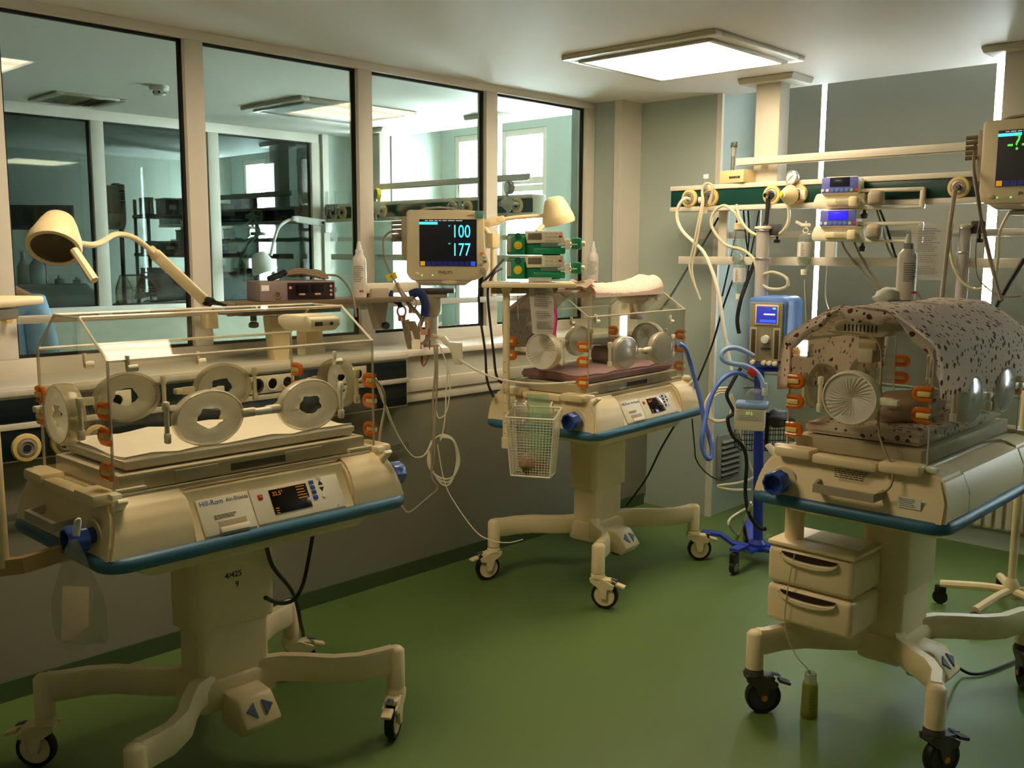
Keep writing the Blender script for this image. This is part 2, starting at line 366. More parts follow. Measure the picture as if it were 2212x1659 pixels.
# ------------------------------------------------------------------ ceiling fittings
def ceiling_light(x0, x1, y0, y1, label, lit):
    t = thing('ceiling_light', label, 'ceiling light', ((x0+x1)/2, (y0+y1)/2, CH), 0, 'square panel lights in the ceiling')
    a, b = (x1-x0)/2, (y1-y0)/2; f = MB()
    for s in (-1, 1):
        f.box((s*(a-.03), 0, -.012), (.06, 2*b, .024), bev=.004); f.box((0, s*(b-.03), -.012), (2*a-.12, .06, .024), bev=.004)
    f.build('frame', ALU, t)
    i = MB()
    for s in (-1, 1):
        i.box((s*(a-.07), 0, -.02), (.02, 2*b-.12, .03)); i.box((0, s*(b-.07), -.02), (2*a-.16, .02, .03))
    i.build('inner_frame', STEEL, t)
    bx('diffuser', (0, 0, -.018), (2*a-.16, 2*b-.16, .012), lit, t)
    return t
LIT = bpy.data.materials.new('lit_diffuser'); LIT.use_nodes = True
nt = LIT.node_tree; b_ = nt.nodes['Principled BSDF']
b_.inputs['Base Color'].default_value = srgb('F4E8D0'); b_.inputs['Emission Color'].default_value = (1, .80, .54, 1)
wv = nt.nodes.new('ShaderNodeTexWave'); wv.wave_type = 'BANDS'; wv.bands_direction = 'Y'; wv.inputs['Scale'].default_value = 1.15; wv.inputs['Distortion'].default_value = 0; wv.inputs['Phase Offset'].default_value = PI
tcn = nt.nodes.new('ShaderNodeTexCoord'); nt.links.new(tcn.outputs['Object'], wv.inputs['Vector'])
mr = nt.nodes.new('ShaderNodeMapRange'); mr.inputs[3].default_value = PANEL_WATT*.72; mr.inputs[4].default_value = PANEL_WATT*1.2
nt.links.new(wv.outputs['Fac'], mr.inputs[0]); nt.links.new(mr.outputs[0], b_.inputs['Emission Strength'])
UNLIT = mat('unlit_diffuser', 'C8CCC8', .4)
ceiling_light(3.70, 4.51, 2.32, 3.18, 'lit square ceiling panel glowing warm near the corner of the room', LIT)
ceiling_light(1.22, 2.04, 2.25, 3.08, 'lit square ceiling panel above the empty incubator', LIT)
ceiling_light(3.55, 4.48, 5.14, 5.84, 'unlit square ceiling panel of the next room behind the glass', UNLIT)
v = thing('ceiling_vent', 'square louvred air vent in the ceiling of the next room', 'vent', (2.69, 6.32, CH))
for s in (-1, 1):
    bx('frame', (s*.195, 0, -.008), (.05, .44, .016), ALU, v, .003); bx('frame', (0, s*.195, -.008), (.34, .05, .016), ALU, v, .003)
for k in range(9): bx('slat', (-.15+.037*k, 0, -.01), (.025, .34, .003), ALU, v, rot=(0, .7 if k < 5 else -.7, 0))
bx('duct', (0, 0, -.003), (.34, .34, .004), DGREY, v)
sm = thing('smoke_detector', 'white round smoke detector on the ceiling behind the glass', 'smoke detector', (2.80, 5.47, CH))
la('base', [(.055, 0), (.055, -.02), (.048, -.028)], (0, 0, 0), (0, 0, 1), WHITE, sm)
la('sensing_head', [(.036, -.028), (.034, -.05), (.026, -.058), (0, -.058)], (0, 0, 0), (0, 0, 1), WHITE, sm)
for k in range(6): bx('slot', (.035*math.cos(k*PI/3), .035*math.sin(k*PI/3), -.04), (.004, .014, .012), DGREY, sm, rot=(0, 0, k*PI/3))

# ================================================================== incubators
def caster(par, x, y, ang, dark=False, brake=True):
    """swivel caster: fork, tyre, disc, brake; wheel axis horizontal; ang = heading"""
    c, s = math.cos(ang), math.sin(ang); R = Matrix.Rotation(ang, 4, 'Z'); T = Matrix.Translation((x, y, 0))
    fm = mat('brown_grey_caster', '4A4240', .5) if dark else CREAM
    root = MB().lathe([(.028, .168), (.034, .16), (.034, .145), (.024, .14)], (x, y, 0), (0, 0, 1)).build('caster', fm, par)
    off = .035; wr = .064
    def put(mb, name, mt):
        o = mb.build(name, mt, root)
        o.data.transform(T@R); return o
    f = MB()
    for sd in (-1, 1): f.prism([(-.035, .148), (.03, .148), (off+.05, .12), (off+.045, .10), (off+.018, .098), (off+.014, .05), (off-.014, .05), (off-.028, .10), (-.03, .125)], 'y', sd*.018, sd*.028, .002, 1)
    f.box((.02, 0, .135), (.10, .05, .02), bev=.006); put(f, 'fork', fm)
    put(MB().lathe([(wr-.014, -.016), (wr-.004, -.016), (wr, -.009), (wr, .009), (wr-.004, .016), (wr-.014, .016), (wr-.014, -.016)], (off, 0, wr), (0, 1, 0), 26, cap=False), 'tyre', BLACK)
    put(MB().lathe([(wr-.014, -.013), (wr-.03, -.008), (.014, -.008), (.012, -.017), (0, -.017)], (off, 0, wr), (0, 1, 0), 20).lathe([(0, .017), (.012, .017), (.014, .008), (wr-.03, .008), (wr-.014, .013)], (off, 0, wr), (0, 1, 0), 20), 'wheel_disc', DGREY if dark else CREAM)
    put(MB().lathe([(.011, -.029), (.011, .029)], (off, 0, wr), (0, 1, 0), 12), 'axle_cap', mat('amber_cap', 'D07A20', .5) if dark else CREAM)
    if brake:
        put(MB().box((off+.075, 0, .118), (.045, .036, .012), rot=(0, .3, 0), bev=.004), 'brake_pedal', DGREY if dark else CREAM)
        put(MB().box((off+.045, 0, .145), (.03, .022, .004), rot=(0, .25, 0), bev=.001), 'brake_window', mat('slate_blue_inset', '4A5570', .5))
    return root

def porthole(par, name, c, ax, rx, rz, style, latch=1, out=.03):
    """c centre on pane, ax outward normal (axis), oval ring with cuff and latch"""
    a = Vector(ax); n = 28
    r = MB().lathe([(1.0, 0), (1.04, out*.3), (1.04, out*.8), (.99, out), (.95, out), (.94, out*.2), (.95, 0)], c, a, n, cap=False, sx=rx, sy=rz).build(name, clear('porthole_ring_clear', 'F0EBDC', opac=.4, haze='E6DCC4', ior=1.5, rough=.08) if style != 'iris' else CREAM2, par)
    o = Vector(c)+a*(out*.9)
    if style == 'hole':      # gathered cloth cuff with an angular opening
        m_ = MB(); u = Vector((0, 0, 1)).cross(a).normalized(); v = a.cross(u); hole = []
        for k in range(n):
            t = 2*PI*k/n; q = .42*math.cos(PI/5)/math.cos((t+.4) % (2*PI/5)-PI/5); hole.append(q)
        def fn(i, j):
            k = int(round(i*n)) % n; t = 2*PI*k/n; rr = hole[k]+(.95-hole[k])*j
            return o+u*(rr*rx*math.cos(t))+v*(rr*rz*math.sin(t))-a*(.012*math.sin(PI*j)+.004*math.sin(7*t)*(1-j))
        m_.grid(fn, n, 4); m_.build('cuff', CUFF, r)
    elif style == 'iris':
        m_ = MB(); u = Vector((0, 0, 1)).cross(a).normalized(); v = a.cross(u); N = 64
        def fn(i, j):
            t = 2*PI*i+.35*(1-j); rr = .02+.96*j
            return o+u*(rr*rx*math.cos(t))+v*(rr*rz*math.sin(t))+a*(.022*(1-j)**2*-1+.005*(1 if int(round(i*N)) % 2 else -1)*math.sin(PI*j)*(.6+.4*math.sin(13*i)))
        m_.grid(fn, N, 5); m_.build('cuff', CUFF if rx < .12 else CUFFC, r)
    else:
        la('door_disc', [(.0, .012), (.6, .012), (.9, .006), (.95, 0)], o, a, CUFFC, r, n, sx=rx, sy=rz)
    sd = u_ = Vector((0, 0, 1)).cross(a).normalized()
    lp = Vector(c)+sd*(latch*(rx+.022))+a*(out*.6)
    R = Matrix((sd, a, Vector((0, 0, 1)))).transposed()
    MB().box(lp, (.05, .022, .026), R, .006).box(lp+sd*(latch*.03)+a*.008, (.03, .03, .02), R, .005).build('latch', CREAM2, r)
    hp = Vector(c)-sd*(latch*(rx+.018))+a*(out*.5)
    MB().cyl(hp-Vector((0, 0, .04)), hp+Vector((0, 0, .04)), .007).box(hp+Vector((0, 0, .045)), (.016, .02, .03), R, .005).box(hp-Vector((0, 0, .045)), (.016, .02, .03), R, .005).build('hinge', CREAM2, r)
    return r

def grommet(par, c, ax, side):
    """orange U-shaped tube seal set in an end pane, open towards the pane's edge; side=+1/-1 along y"""
    m_ = MB(); pts = [(side*.032, .0165), (side*-.004, .0165)]+[(-side*.0175*math.sin(t)-side*.004, .0165*math.cos(t)) for t in (PI/5, 2*PI/5, 3*PI/5, 4*PI/5)]+[(side*-.004, -.0165), (side*.032, -.0165)]
    g = MB().tube([(c[0]+ax*.006, c[1]+p[0], c[2]+p[1]) for p in pts], .0092, 8, smooth=3).build('tube_seal', ORNG, par)
    MB().box((c[0]+ax*.009, c[1]+side*.010, c[2]), (.018, .042, .017), bev=.004).build('seal_core', mat('seal_core_plastic', 'E8CC84', .4), g)
    return g

def incubator(label, loc, rz, style='hole', endstyle='hole', port_back=True, screen='32.5', dark_caster=False, full=True, heads=(0, 0, 0, 0), marker=None, pedal=-1):
    t = thing('incubator', label, 'incubator', loc, rz, 'infant incubators')
    # --- lower shell: end shoulders and sunk console between them
    sh = [(-.322, .835), (-.318, .87), (-.305, .915), (-.285, .95), (-.255, .976), (-.22, .985), (.25, .985), (.30, .965), (.325, .90), (.325, .835)]
    mid = [(-.32, .838), (-.262, .942), (-.258, .968), (-.22, .972), (.25, .975), (.30, .96), (.325, .90), (.325, .838)]
    def shoulder(x0, x1, tip):
        b = MB(); vs = []; n = len(sh)
        for x in (x0, x1):
            for (yy, zz) in sh: vs.append((x-(zz-.835)*.28*tip if x == tip_x else x, yy, zz))
        fs = [tuple(range(n)), tuple(range(2*n-1, n-1, -1))]+[(k, n+k, n+(k+1) % n, (k+1) % n) for k in range(n)]
        t2 = bmesh.new(); vv = [t2.verts.new(p) for p in vs]
        for f in fs: t2.faces.new([vv[i] for i in f])
        bmesh.ops.recalc_face_normals(t2, faces=t2.faces)
        bmesh.ops.bevel(t2, geom=[e for e in t2.edges if abs(e.verts[0].co.z-.835) > .001 or abs(e.verts[1].co.z-.835) > .001], offset=.009, segments=2, affect='EDGES')
        b._merge(t2); return b.build('shoulder', CREAM, t, ang=30)
    tip_x = -.512; shoulder(-.512, -.255, -1)
    tip_x = .512; shoulder(.295, .512, 1)
    MB().prism(mid, 'x', -.256, .296).build('console_body', CREAM, t)
    # underside pan
    MB().prism([(-.46, .80), (.46, .80), (.36, .745), (-.36, .745)], 'y', -.26, .26, .01).build('under_pan', CREAM, t)
    # bumper
    pts = []; X, Y, r_ = .513, .326, .06
    for cx_, cy_, a0 in ((X-r_, Y-r_, 0), (-X+r_, Y-r_, PI/2), (-X+r_, -Y+r_, PI), (X-r_, -Y+r_, 1.5*PI)):
        for k in range(5): a = a0+k*PI/8; pts.append((cx_+r_*math.cos(a), cy_+r_*math.sin(a), .818))
    MB().sweep(pts, [(-.03, -.02), (.006, -.02), (.014, -.012), (.018, 0), (.014, .012), (.006, .02), (-.03, .02)], True).build('bumper', BUMP, t, ang=50)
    MB().box((0, 0, .815), (.98, .60, .03), bev=.01).build('deck_base', CREAM, t)
    # console: hatch, fascia, screen, buttons lie on the slope
    sl = math.atan2(.942-.838, -.262+.32); nx, nz = -math.sin(sl), math.cos(sl)
    def onslope(u, s, up=.0): # s: 0 bottom .. 1 top
        return (u, -.32+.058*s+nx*up, .838+.104*s+nz*up)
    SR = (sl, 0, 0); Lh = math.hypot(.058, .104)
    SRt = (sl, 0, 0)
    def pl(name, u, s, w_, h_, th, mt, par=t, bev=.001): return bx(name, onslope(u, s, th/2), (w_, h_*Lh, th), mt, par, bev, (sl, 0, 0))
    h = pl('hatch_door', -.145, .5, .17, .94, .006, CREAM2, bev=.003)
    txt('logo', 'Hill-Rom', .021, onslope(-.222, .84, .0065), SRt, INKB, h, 'LEFT', .0003); txt('logo', 'Air-Shields', .017, onslope(-.138, .84, .0065), SRt, mat('grey_ink', '6A6A66', .6), h, 'LEFT', .0003)
    lines('small_print', .085, .014, 4, onslope(-.145, .46, .0065), SRt, mat('grey_ink', '6A6A66', .6), h, 3)
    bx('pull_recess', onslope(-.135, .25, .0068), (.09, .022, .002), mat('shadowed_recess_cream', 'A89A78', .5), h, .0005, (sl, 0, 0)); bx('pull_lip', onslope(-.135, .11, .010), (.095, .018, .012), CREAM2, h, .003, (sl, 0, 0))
    fa = pl('fascia', .105, .5, .32, .92, .004, CREAM2, bev=.001)
    sc = bx('screen', onslope(.075, .54, .0052), (.135, .078, .003), mat('dark_display', '14080A', .15, noise=.1), fa, .001, (sl, 0, 0))
    AMB = glow('amber_pixels', 'D07A1E', .16)
    txt('reading', screen+'°', .018, onslope(.035, .74, .0070), SRt, AMB, sc, 'CENTER', .0001); txt('reading', 'Temperature', .009, onslope(.06, .88, .0070), SRt, AMB, sc, 'CENTER', .0001)
    lines('menu_text', .035, .045, 5, onslope(.12, .66, .0070), SRt, AMB, sc, 5, .25); lines('scale_text', .012, .022, 3, onslope(.02, .3, .007), SRt, AMB, sc, 6, .3)
    bx('alarm_key', onslope(-.025, .74, .0052), (.016, .014, .004), RED, fa, .001, (sl, 0, 0))
    for k in range(4): bx('soft_key', onslope(.163, .86-.14*k, .0055), (.017, .011, .004), KNOB, fa, .001, (sl, 0, 0))
    for k, up in ((0, 1), (1, -1)):
        p0 = Vector(onslope(.195, .80-.17*k, .005)); R = Matrix.Rotation(sl, 3, 'X')
        MB().poly([p0+R@Vector(q) for q in ((-.009, -.006*up, 0), (.009, -.006*up, 0), (0, .008*up, 0), (-.009, -.006*up, -.003), (.009, -.006*up, -.003), (0, .008*up, -.003))], [(0, 1, 2), (3, 5, 4), (0, 3, 4, 1), (1, 4, 5, 2), (2, 5, 3, 0)]).build('arrow_key', INK, fa)
    for s_ in (.95, .44): la('round_key', [(.007, 0), (.007, .003), (0, .0035)], onslope(.195, s_, .004), (0, nx, nz), WHITE, fa, 12)
    txt('warning_mark', '▲' if False else 'A', .008, onslope(.235, .1, .0045), SRt, YELL, fa)
    txt('key_mark', 'H', .008, onslope(-.025, .74, .0074), SRt, WHITE, fa)
    # --- end fittings
    for s in (-1, 1):
        kb = MB().lathe([(.022, 0), (.022, .02), (.03, .024), (.040, .03), (.040, .075), (.036, .08), (.031, .08), (.030, .05), (0, .05)], (s*.497, -.215, .888), (s, 0, -.05), 40, lobes=8, lobe=.045).build('adjust_knob', KNOB, t, ang=50)
        la('knob_collar', [(.046, 0), (.044, .004), (.03, .004)], (s*.496, -.215, .888), (s, 0, -.05), CREAM, kb)
        hb = MB().sweep([(s*.488, .13, .897), (s*.548, .12, .890), (s*.548, -.08, .890), (s*.488, -.09, .897)], [(-.006, -.013), (.006, -.013), (.006, .013), (-.006, .013)]).build('end_handle', ALU if not dark_caster else TAUPE, t)
        for yy in (-.185, .175): bx('deck_block', (s*.475, yy, .985), (.075, .13, .035), CREAM, t, .01)
        bx('deck_rim', (s*.485, -.005, .977), (.045, .22, .03), CREAM, t, .008)
        # corner clamps
        cl = MB().box((s*.455, -.245, .993), (.03, .055, .016), bev=.004).box((s*.455, -.285, .972), (.03, .055, .014), (-.75, 0, 0), .004)
        cl.box((s*.40, -.222, .994), (.10, .02, .016), bev=.004); cl.build('corner_clamp', CREAM2, t)
        MB().box((s*.455, .25, .988), (.03, .055, .016), bev=.004).build('corner_clamp', CREAM2, t)
    MB().box((0, -.232, .984), (.86, .014, .01), bev=.003).build('front_sill', mat('silvery_strip', 'C8BFA8', .3, .3), t)
    # --- hood
    HX, F0, B0, ZB, ZK, ZA, FA, BA = .447, -.235, .240, .985, 1.358, 1.466, -.07, .10
    endp = [(F0, ZB), (B0, ZB), (B0, ZK), (BA, ZA), (FA, ZA), (F0, ZK)]
    for s in (-1, 1):
        MB().prism(endp, 'x', s*HX-.003, s*HX+.003).build('hood_end', ACRY, t)
        MB().tube([(s*HX, y, z) for y, z in endp], .0045, 6, True, 0).build('hood_edge', ACRYE, t)
    for nm, p, q in (('hood_front', endp[0], endp[5]), ('hood_slope', endp[5], endp[4]), ('hood_top', endp[4], endp[3]), ('hood_slope', endp[3], endp[2]), ('hood_back', endp[2], endp[1])):
        d = Vector((q[0]-p[0], q[1]-p[1])); L = d.length
        bx(nm, (0, (p[0]+q[0])/2, (p[1]+q[1])/2), (2*HX-.008, .005, L-.004), ACRY, t, 0, (math.atan2(-d.x, d.y), 0, 0))
    for y, z in ((F0, ZK), (FA, ZA), (BA, ZA), (B0, ZK)): tb('hood_edge', [(-HX, y, z), (HX, y, z)], .0055, ACRYE, t, 6, smooth=0)
    # --- portholes
    for ux in (-.17, .175): porthole(t, 'porthole', (ux, F0-.003, 1.175), (0, -1, 0), .108, .079, style, 1 if ux < 0 else -1)
    if port_back:
        for ux in (-.17, .175): porthole(t, 'porthole', (ux, B0+.003, 1.18), (0, 1, 0), .108, .079, style, 1)
    porthole(t, 'porthole', (-HX-.003, .0, 1.19), (-1, 0, 0), .092, .085, endstyle, -1, .05); porthole(t, 'porthole', (HX+.003, .0, 1.19), (1, 0, 0), .092, .085, endstyle, 1, .05)
    for s in (-1, 1):
        for z in (1.222, 1.152, 1.055): grommet(t, (s*HX, F0+.030, z), s, -1)
        for z in (1.222, 1.155): grommet(t, (s*HX, B0-.028, z), s, 1)
    # small hood latches
    for ux, yy, z in ((-.30, B0-.01, 1.30), (.30, F0-.006, 1.30), (.08, B0-.01, 1.28), (-.38, F0+.0, 1.335)):
        MB().cyl((ux-.014, yy, z), (ux+.014, yy, z), .011).box((ux-.012, yy, z+.02), (.01, .012, .03), bev=.002).build('hood_latch', CREAM2, t)
    # sensor module under the hood top
    sm_ = MB().prism([(-.10, 1.43), (-.10, 1.405), (-.07, 1.385), (.06, 1.385), (.10, 1.405), (.10, 1.43), (.07, 1.438), (-.07, 1.438)], 'x', .30, .42, .006).build('sensor_module', CREAM2, t)
    MB().box((.37, .01, 1.365), (.07, .06, .05), bev=.004).build('sensor_neck', CREAM, sm_); MB().box((.375, .01, 1.322), (.085, .05, .045), bev=.005).build('sensor_foot', CREAM2, sm_)
    for k in range(9): bx('cooling_slot', (.4203, -.06+.013*k, 1.412), (.002, .005, .022), DGREY, sm_)
    bx('sensor_window', (.33, -.1003, 1.412), (.03, .002, .014), DGREY, sm_); cy('sensor_jack', (.38, -.10, 1.412), (.38, -.106, 1.412), .006, INK, sm_)
    # --- tray and mattress
    MB().box((0, .0, 1.012), (.85, .43, .05), bev=.006).build('mattress_tray', mat('tray_plastic', 'CFC4AC', .45), t)
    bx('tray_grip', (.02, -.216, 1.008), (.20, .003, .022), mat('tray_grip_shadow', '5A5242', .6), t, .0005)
    for s in (-1, 1): bx('tray_flap', (s*.02+(.16 if s > 0 else -.17), -.2165, 1.01), (.14, .003, .034), mat('tray_plastic', 'CFC4AC', .45), t, .001)
    # --- column, hub, legs
    MB().prism([(-.13, -.085), (.13, -.085), (.15, -.06), (.15, .06), (.13, .085), (-.13, .085), (-.15, .06), (-.15, -.06)], 'z', .455, .765, .008).build('upper_column', CREAM, t)
    MB().prism([(-.115, -.07), (.115, -.07), (.13, -.05), (.13, .05), (.115, .07), (-.115, .07), (-.13, .05), (-.13, -.05)], 'z', .22, .46, .006).build('lower_column', CREAM, t)
    MB().box((0, 0, .235), (.30, .18, .11), bev=.03).build('base_hub', CREAM, t)
    for i, (sx_, sy_) in enumerate(((-1, -1), (1, -1), (1, 1), (-1, 1))):
        path = [(sx_*.09, sy_*.05, .262), (sx_*.16, sy_*.085, .262), (sx_*.215, sy_*.15, .262), (sx_*.27, sy_*.225, .262), (sx_*.34, sy_*.275, .262), (sx_*.42, sy_*.30, .264), (sx_*.455, sy_*.315, .268)]
        q = []
        for a, b in zip(path, path[1:]): q += [a, tuple((m_+n_)/2 for m_, n_ in zip(a, b))]
        q.append(path[-1])
        lg = MB().sweep(q, [(-.016, -.045), (.016, -.045), (.024, -.034), (.024, .034), (.016, .045), (-.016, .045), (-.024, .034), (-.024, -.034)])
        lg.lathe([(.0, .31), (.02, .309), (.031, .297), (.032, .17), (0, .168)], (sx_*.462, sy_*.318, 0), (0, 0, 1), 18)
        lg.build('leg', CREAM, t, ang=50); caster(t, sx_*.462, sy_*.318, heads[i], dark_caster)
    ps = pedal
    pd_ = MB().prism([(ps*y, z) for y, z in ((.07, .135), (.19, .125), (.228, .165), (.165, .242), (.07, .25))], 'x', -.065, .07, .012).build('foot_pedal', CREAM, t)
    MB().box((0, ps*.135, .122), (.06, .05, .02), bev=.004).build('pedal_switch', BLACK, pd_)
    dv = Vector((0, -ps*.63, .77)); nv = Vector((0, ps*.77, .63)); ce = Vector((0, ps*.197, .2045))
    for s_ in (-1, 1):
        tri = [ce+Vector((.003+s_*.030+a_, 0, 0))+dv*b_ for a_, b_ in ((s_*.018, .004), (-s_*.014, -.026), (-s_*.014, .026))]
        MB().poly([p+nv*.004 for p in tri]+[p-nv*.004 for p in tri], [(0, 1, 2), (5, 4, 3), (0, 3, 4, 1), (1, 4, 5, 2), (2, 5, 3, 0)]).build('pedal_arrow', mat('slate_blue_arrow', '4A6488', .5), pd_)
    if marker:
        for k, s in enumerate(marker): txt('pen_mark', s, .027, (-.01+.012*k, -.0862, .625-.034*k), FRONT, INK, t)
    return t
I1 = incubator('empty incubator with white sheeted mattress and exam lamp over it', (1.575, 2.79, 0), 0, 'hole', 'hole', heads=(2.6, 3.75, -.35, 2.33), marker=['4/425', '9'])
I2 = incubator('incubator with folded pink-flecked towel on its hood, beside the monitor', (3.90, 3.07, 0), math.radians(4.5), 'disc', 'iris', heads=(-1.25, -.85, .2, 2.7), screen='36.4')
I3 = incubator('incubator draped in brown-spotted cotton with dark casters and drawers', (3.49, 1.335, 0), PI, 'disc', 'iris', dark_caster=True, pedal=1, heads=(2.0, 2.33, 2.65, .6))
def local(o, p): return Matrix.Translation(o.location)@Matrix.Rotation(o.rotation_euler.z, 4, 'Z')@Vector(p)

def mattress(parent_inc, label, mt, hw=.39, hd=.19, th=.05, seed=1, name='mattress'):
    rnd = random.Random(seed)
    t = bmesh.new(); bmesh.ops.create_cube(t, size=1)
    bmesh.ops.subdivide_edges(t, edges=t.edges[:], cuts=9, use_grid_fill=True)
    for v in t.verts:
        x, y, z = v.co*2
        e = max(abs(x), abs(y))
        zz = z*th/2*(1-.25*max(0, e-.8)/.2)
        if z > .5: zz += .006*math.sin(7*x+seed)*math.cos(5*y)+.004*math.sin(19*x+3*y)
        pf = 1-.05*(abs(z) < .9)*0+(.02 if abs(z) < .5 else 0)
        v.co = Vector((x*hw*pf, y*hd*pf, zz))
    b = MB(); b._merge(t, (0, 0, 1.037+th/2)); o = b.build(name, mt, ang=70)
    o.location = parent_inc.location; o.rotation_euler = parent_inc.rotation_euler
    return tag(o, label, 'mattress')
mattress(I1, 'flat mattress in a white cotton sheet inside the empty incubator', CLOTH)
mattress(I2, 'mattress under a dusty pink sheet in the incubator beside the monitor', PINKS, seed=3)
mattress(I3, 'mattress wrapped in brown-spotted cotton inside the draped incubator', PRINTB, seed=5)

# ================================================================== bed-head duct on the low wall
CAMZ = math.radians(-46.6)                 # turn that faces local -y to the camera
td = thing('service_duct', 'cream bed-head duct with dark panels, sockets and gas outlets on the low wall', 'wall duct', (0, LY, 0))
XA, XE = .2, 3.08
bx('duct_back', ((XA+XE)/2, -.035, 1.03), (XE-XA, .07, .26), IVORY, td, .004)
bx('upper_panel', ((XA+XE)/2, -.0725, 1.085), (XE-XA-.02, .006, .085), DKPAN, td, .001)
bx('lower_panel', ((XA+XE)/2, -.0725, .962), (XE-XA-.02, .006, .108), DKPAN, td, .001)
bx('rail_strip', ((XA+XE)/2, -.077, 1.03), (XE-XA, .014, .022), IVORY, td, .003)
bx('top_cover', ((XA+XE)/2, -.04, 1.148), (XE-XA, .085, .022), IVORY, td, .004)
def socketplate(x, w_, n, dark=()):
    p = bx('socket_plate', (x, -.078, 1.085), (w_, .008, .075), SOCK, td, .002)
    for k in range(n):
        xx = x-w_/2+w_*(k+.5)/n
        la('socket', [(.03, 0), (.03, -.004), (.024, -.004), (.022, .0), (0, .0)], (xx, -.083, 1.085), (0, 1, 0), DGREY if k in dark else SOCK, p, 18)
        for s in (-.009, .009): bx('pin_hole', (xx+s, -.0845, 1.085), (.004, .003, .004), INK, p)
socketplate(2.27, .30, 4, (1,)); socketplate(2.72, .20, 2); socketplate(1.62, .12, 1)
for x in (1.95, 2.03, 2.5):
    MB().box((x, -.08, 1.085), (.03, .012, .02), bev=.006).box((x+.03, -.08, 1.085), (.035, .014, .028), bev=.006).build('earth_terminal', CREAM2, td)
def outlet(par, x, y, z, ax=(0, -1, 0), plug=False):
    a = Vector(ax); o = Vector((x, y, z))
    r = la('gas_outlet', [(.052, 0), (.052, .006), (.048, .012), (.036, .014), (.036, .010), (0, .010)], o, a, BRASS, par, 24)
    la('outlet_core', [(.033, .010), (.033, .015), (.024, .017), (.02, .012), (0, .012)], o, a, mat('outlet_metal', 'B0A898', .35, .5), r, 20)
    la('outlet_mouth', [(.013, .012), (.013, .0185), (0, .0185)], o, a, INK, r, 14)
    if plug: la('hose_plug', [(.011, .015), (.011, .05), (.008, .06), (0, .06)], o, a, CHROME, r, 14)
    return r
for x in (1.12, 1.285, 1.42, 1.54, 2.10, 2.34): outlet(td, x, -.076, .95)
lr = thing('equipment_rail', 'low steel equipment rail along the grey wall under the duct', 'rail', (0, LY, .695))
bx('bar', (1.65, -.035, 0), (2.92, .01, .03), STEEL, lr, .002)
for x in (.4, 1.5, 2.6): cy('standoff', (x, 0, 0), (x, -.03, 0), .008, STEEL, lr)

# ================================================================== rail on the mullions with shelf plates
mr_ = thing('equipment_rail', 'satin steel equipment rail screwed to the mullions of the glass partition', 'rail', (0, GY-.035, 1.385))
bx('bar', (3.15, -.06, 0), (3.5, .01, .032), ALU, mr_, .002)
for x in (1.375, 2.215, 3.148, 4.06, 4.90): MB().cyl((x, 0, 0), (x, -.055, 0), .012).build('standoff', BRASS, mr_)
sf = thing('shelf_plate', 'thin brown shelf plate clamped to the rail in front of the glass', 'shelf', (2.66, 3.79, 1.425))
MB().box((0, 0, 0), (.98, .26, .012), bev=.003).build('plate', mat('brown_shelf', '8A7558', .5), sf)
bx('edge_strip', (0, -.135, -.002), (.98, .012, .026), mat('brown_edge', '6E5C42', .5), sf, .003)
bx('under_plate', (-.18, 0, -.04), (.52, .2, .02), MAUVE, sf, .004)
for x in (-.35, .05, .4): bx('hook', (x, .142, -.03), (.03, .03, .07), STEEL, sf, .003)
MB().prism([(-.06, -.02), (.06, -.02), (.035, -.24), (-.035, -.24)], 'y', -.03, .03, .006).build('support_post', CREAM, sf, loc=(-.2, .0, -.04))
kn = MB().cyl((-.36, -.06, -.03), (-.36, -.06, -.075), .014).lathe([(.012, -.105), (.022, -.10), (.022, -.085), (.012, -.078)], (-.36, -.06, 0), (0, 0, 1), 10).build('clamp_screw', DGREY, sf)
# hanging arm right of the shelf plate
am = thing('rail_bracket', 'grey support arm with tapered foot and black knob below the shelf plate', 'bracket', P(815, 690, Y=3.80))
bx('arm_bar', (.10, 0, .155), (.36, .03, .05), CREAM2, am, .006); bx('arm_block', (.0, 0, .12), (.11, .06, .07), TAUPE, am, .006)
MB().prism([(-.055, .09), (.055, .09), (.03, -.05), (-.01, -.05)], 'y', -.025, .025, .006).build('foot', TAUPE, am)
la('knob', [(.0, 0), (.018, .002), (.02, .015), (.016, .025), (0, .026)], (.02, -.028, -.03), (0, -1, 0), BLACK, am)

def spray_bottle(label, loc, h=.27, r=.034, cap=True, rz=CAMZ):
    t = thing('spray_bottle', label, 'bottle', loc, rz, 'white disinfectant spray bottles')
    la('body', [(0, 0), (r*.94, 0), (r, .006), (r, h*.62), (r*.93, h*.70), (r*.6, h*.76), (r*.48, h*.78)], (0, 0, 0), (0, 0, 1), mat('white_bottle', 'E4DCD0', .3), t, 24)
    la('neck', [(r*.55, h*.77), (r*.55, h*.85), (r*.42, h*.86)], (0, 0, 0), (0, 0, 1), GREYP if not cap else WHITE, t, 20)
    la('nozzle', [(r*.40, h*.855), (r*.32, h*.93), (r*.22, h), (0, h)], (0, 0, 0), (0, 0, 1), WHITE, t, 16)
    lb = lines('label_print', r*1.3, h*.30, 9, (0, -r-.0008, h*.42), FRONT, mat('grey_ink', '6A6A66', .6), t, 11, .35)
    for v in lb.data.vertices: v.co.z -= (r-math.sqrt(max(0, r*r-v.co.x**2)))      # wrap round the bottle
    for k in range(2): bx('red_mark', (r*(.2+.35*k), -r*.94, h*.115), (r*.25, .003, h*.035), RED, t)
    return t
spray_bottle('white spray bottle standing on the brown shelf plate before the glass', (2.935, 3.80, 1.432))
sf2 = thing('shelf_plate', 'small brown shelf plate on the rail behind the towel-topped incubator', 'shelf', (4.72, 3.87, 1.432))
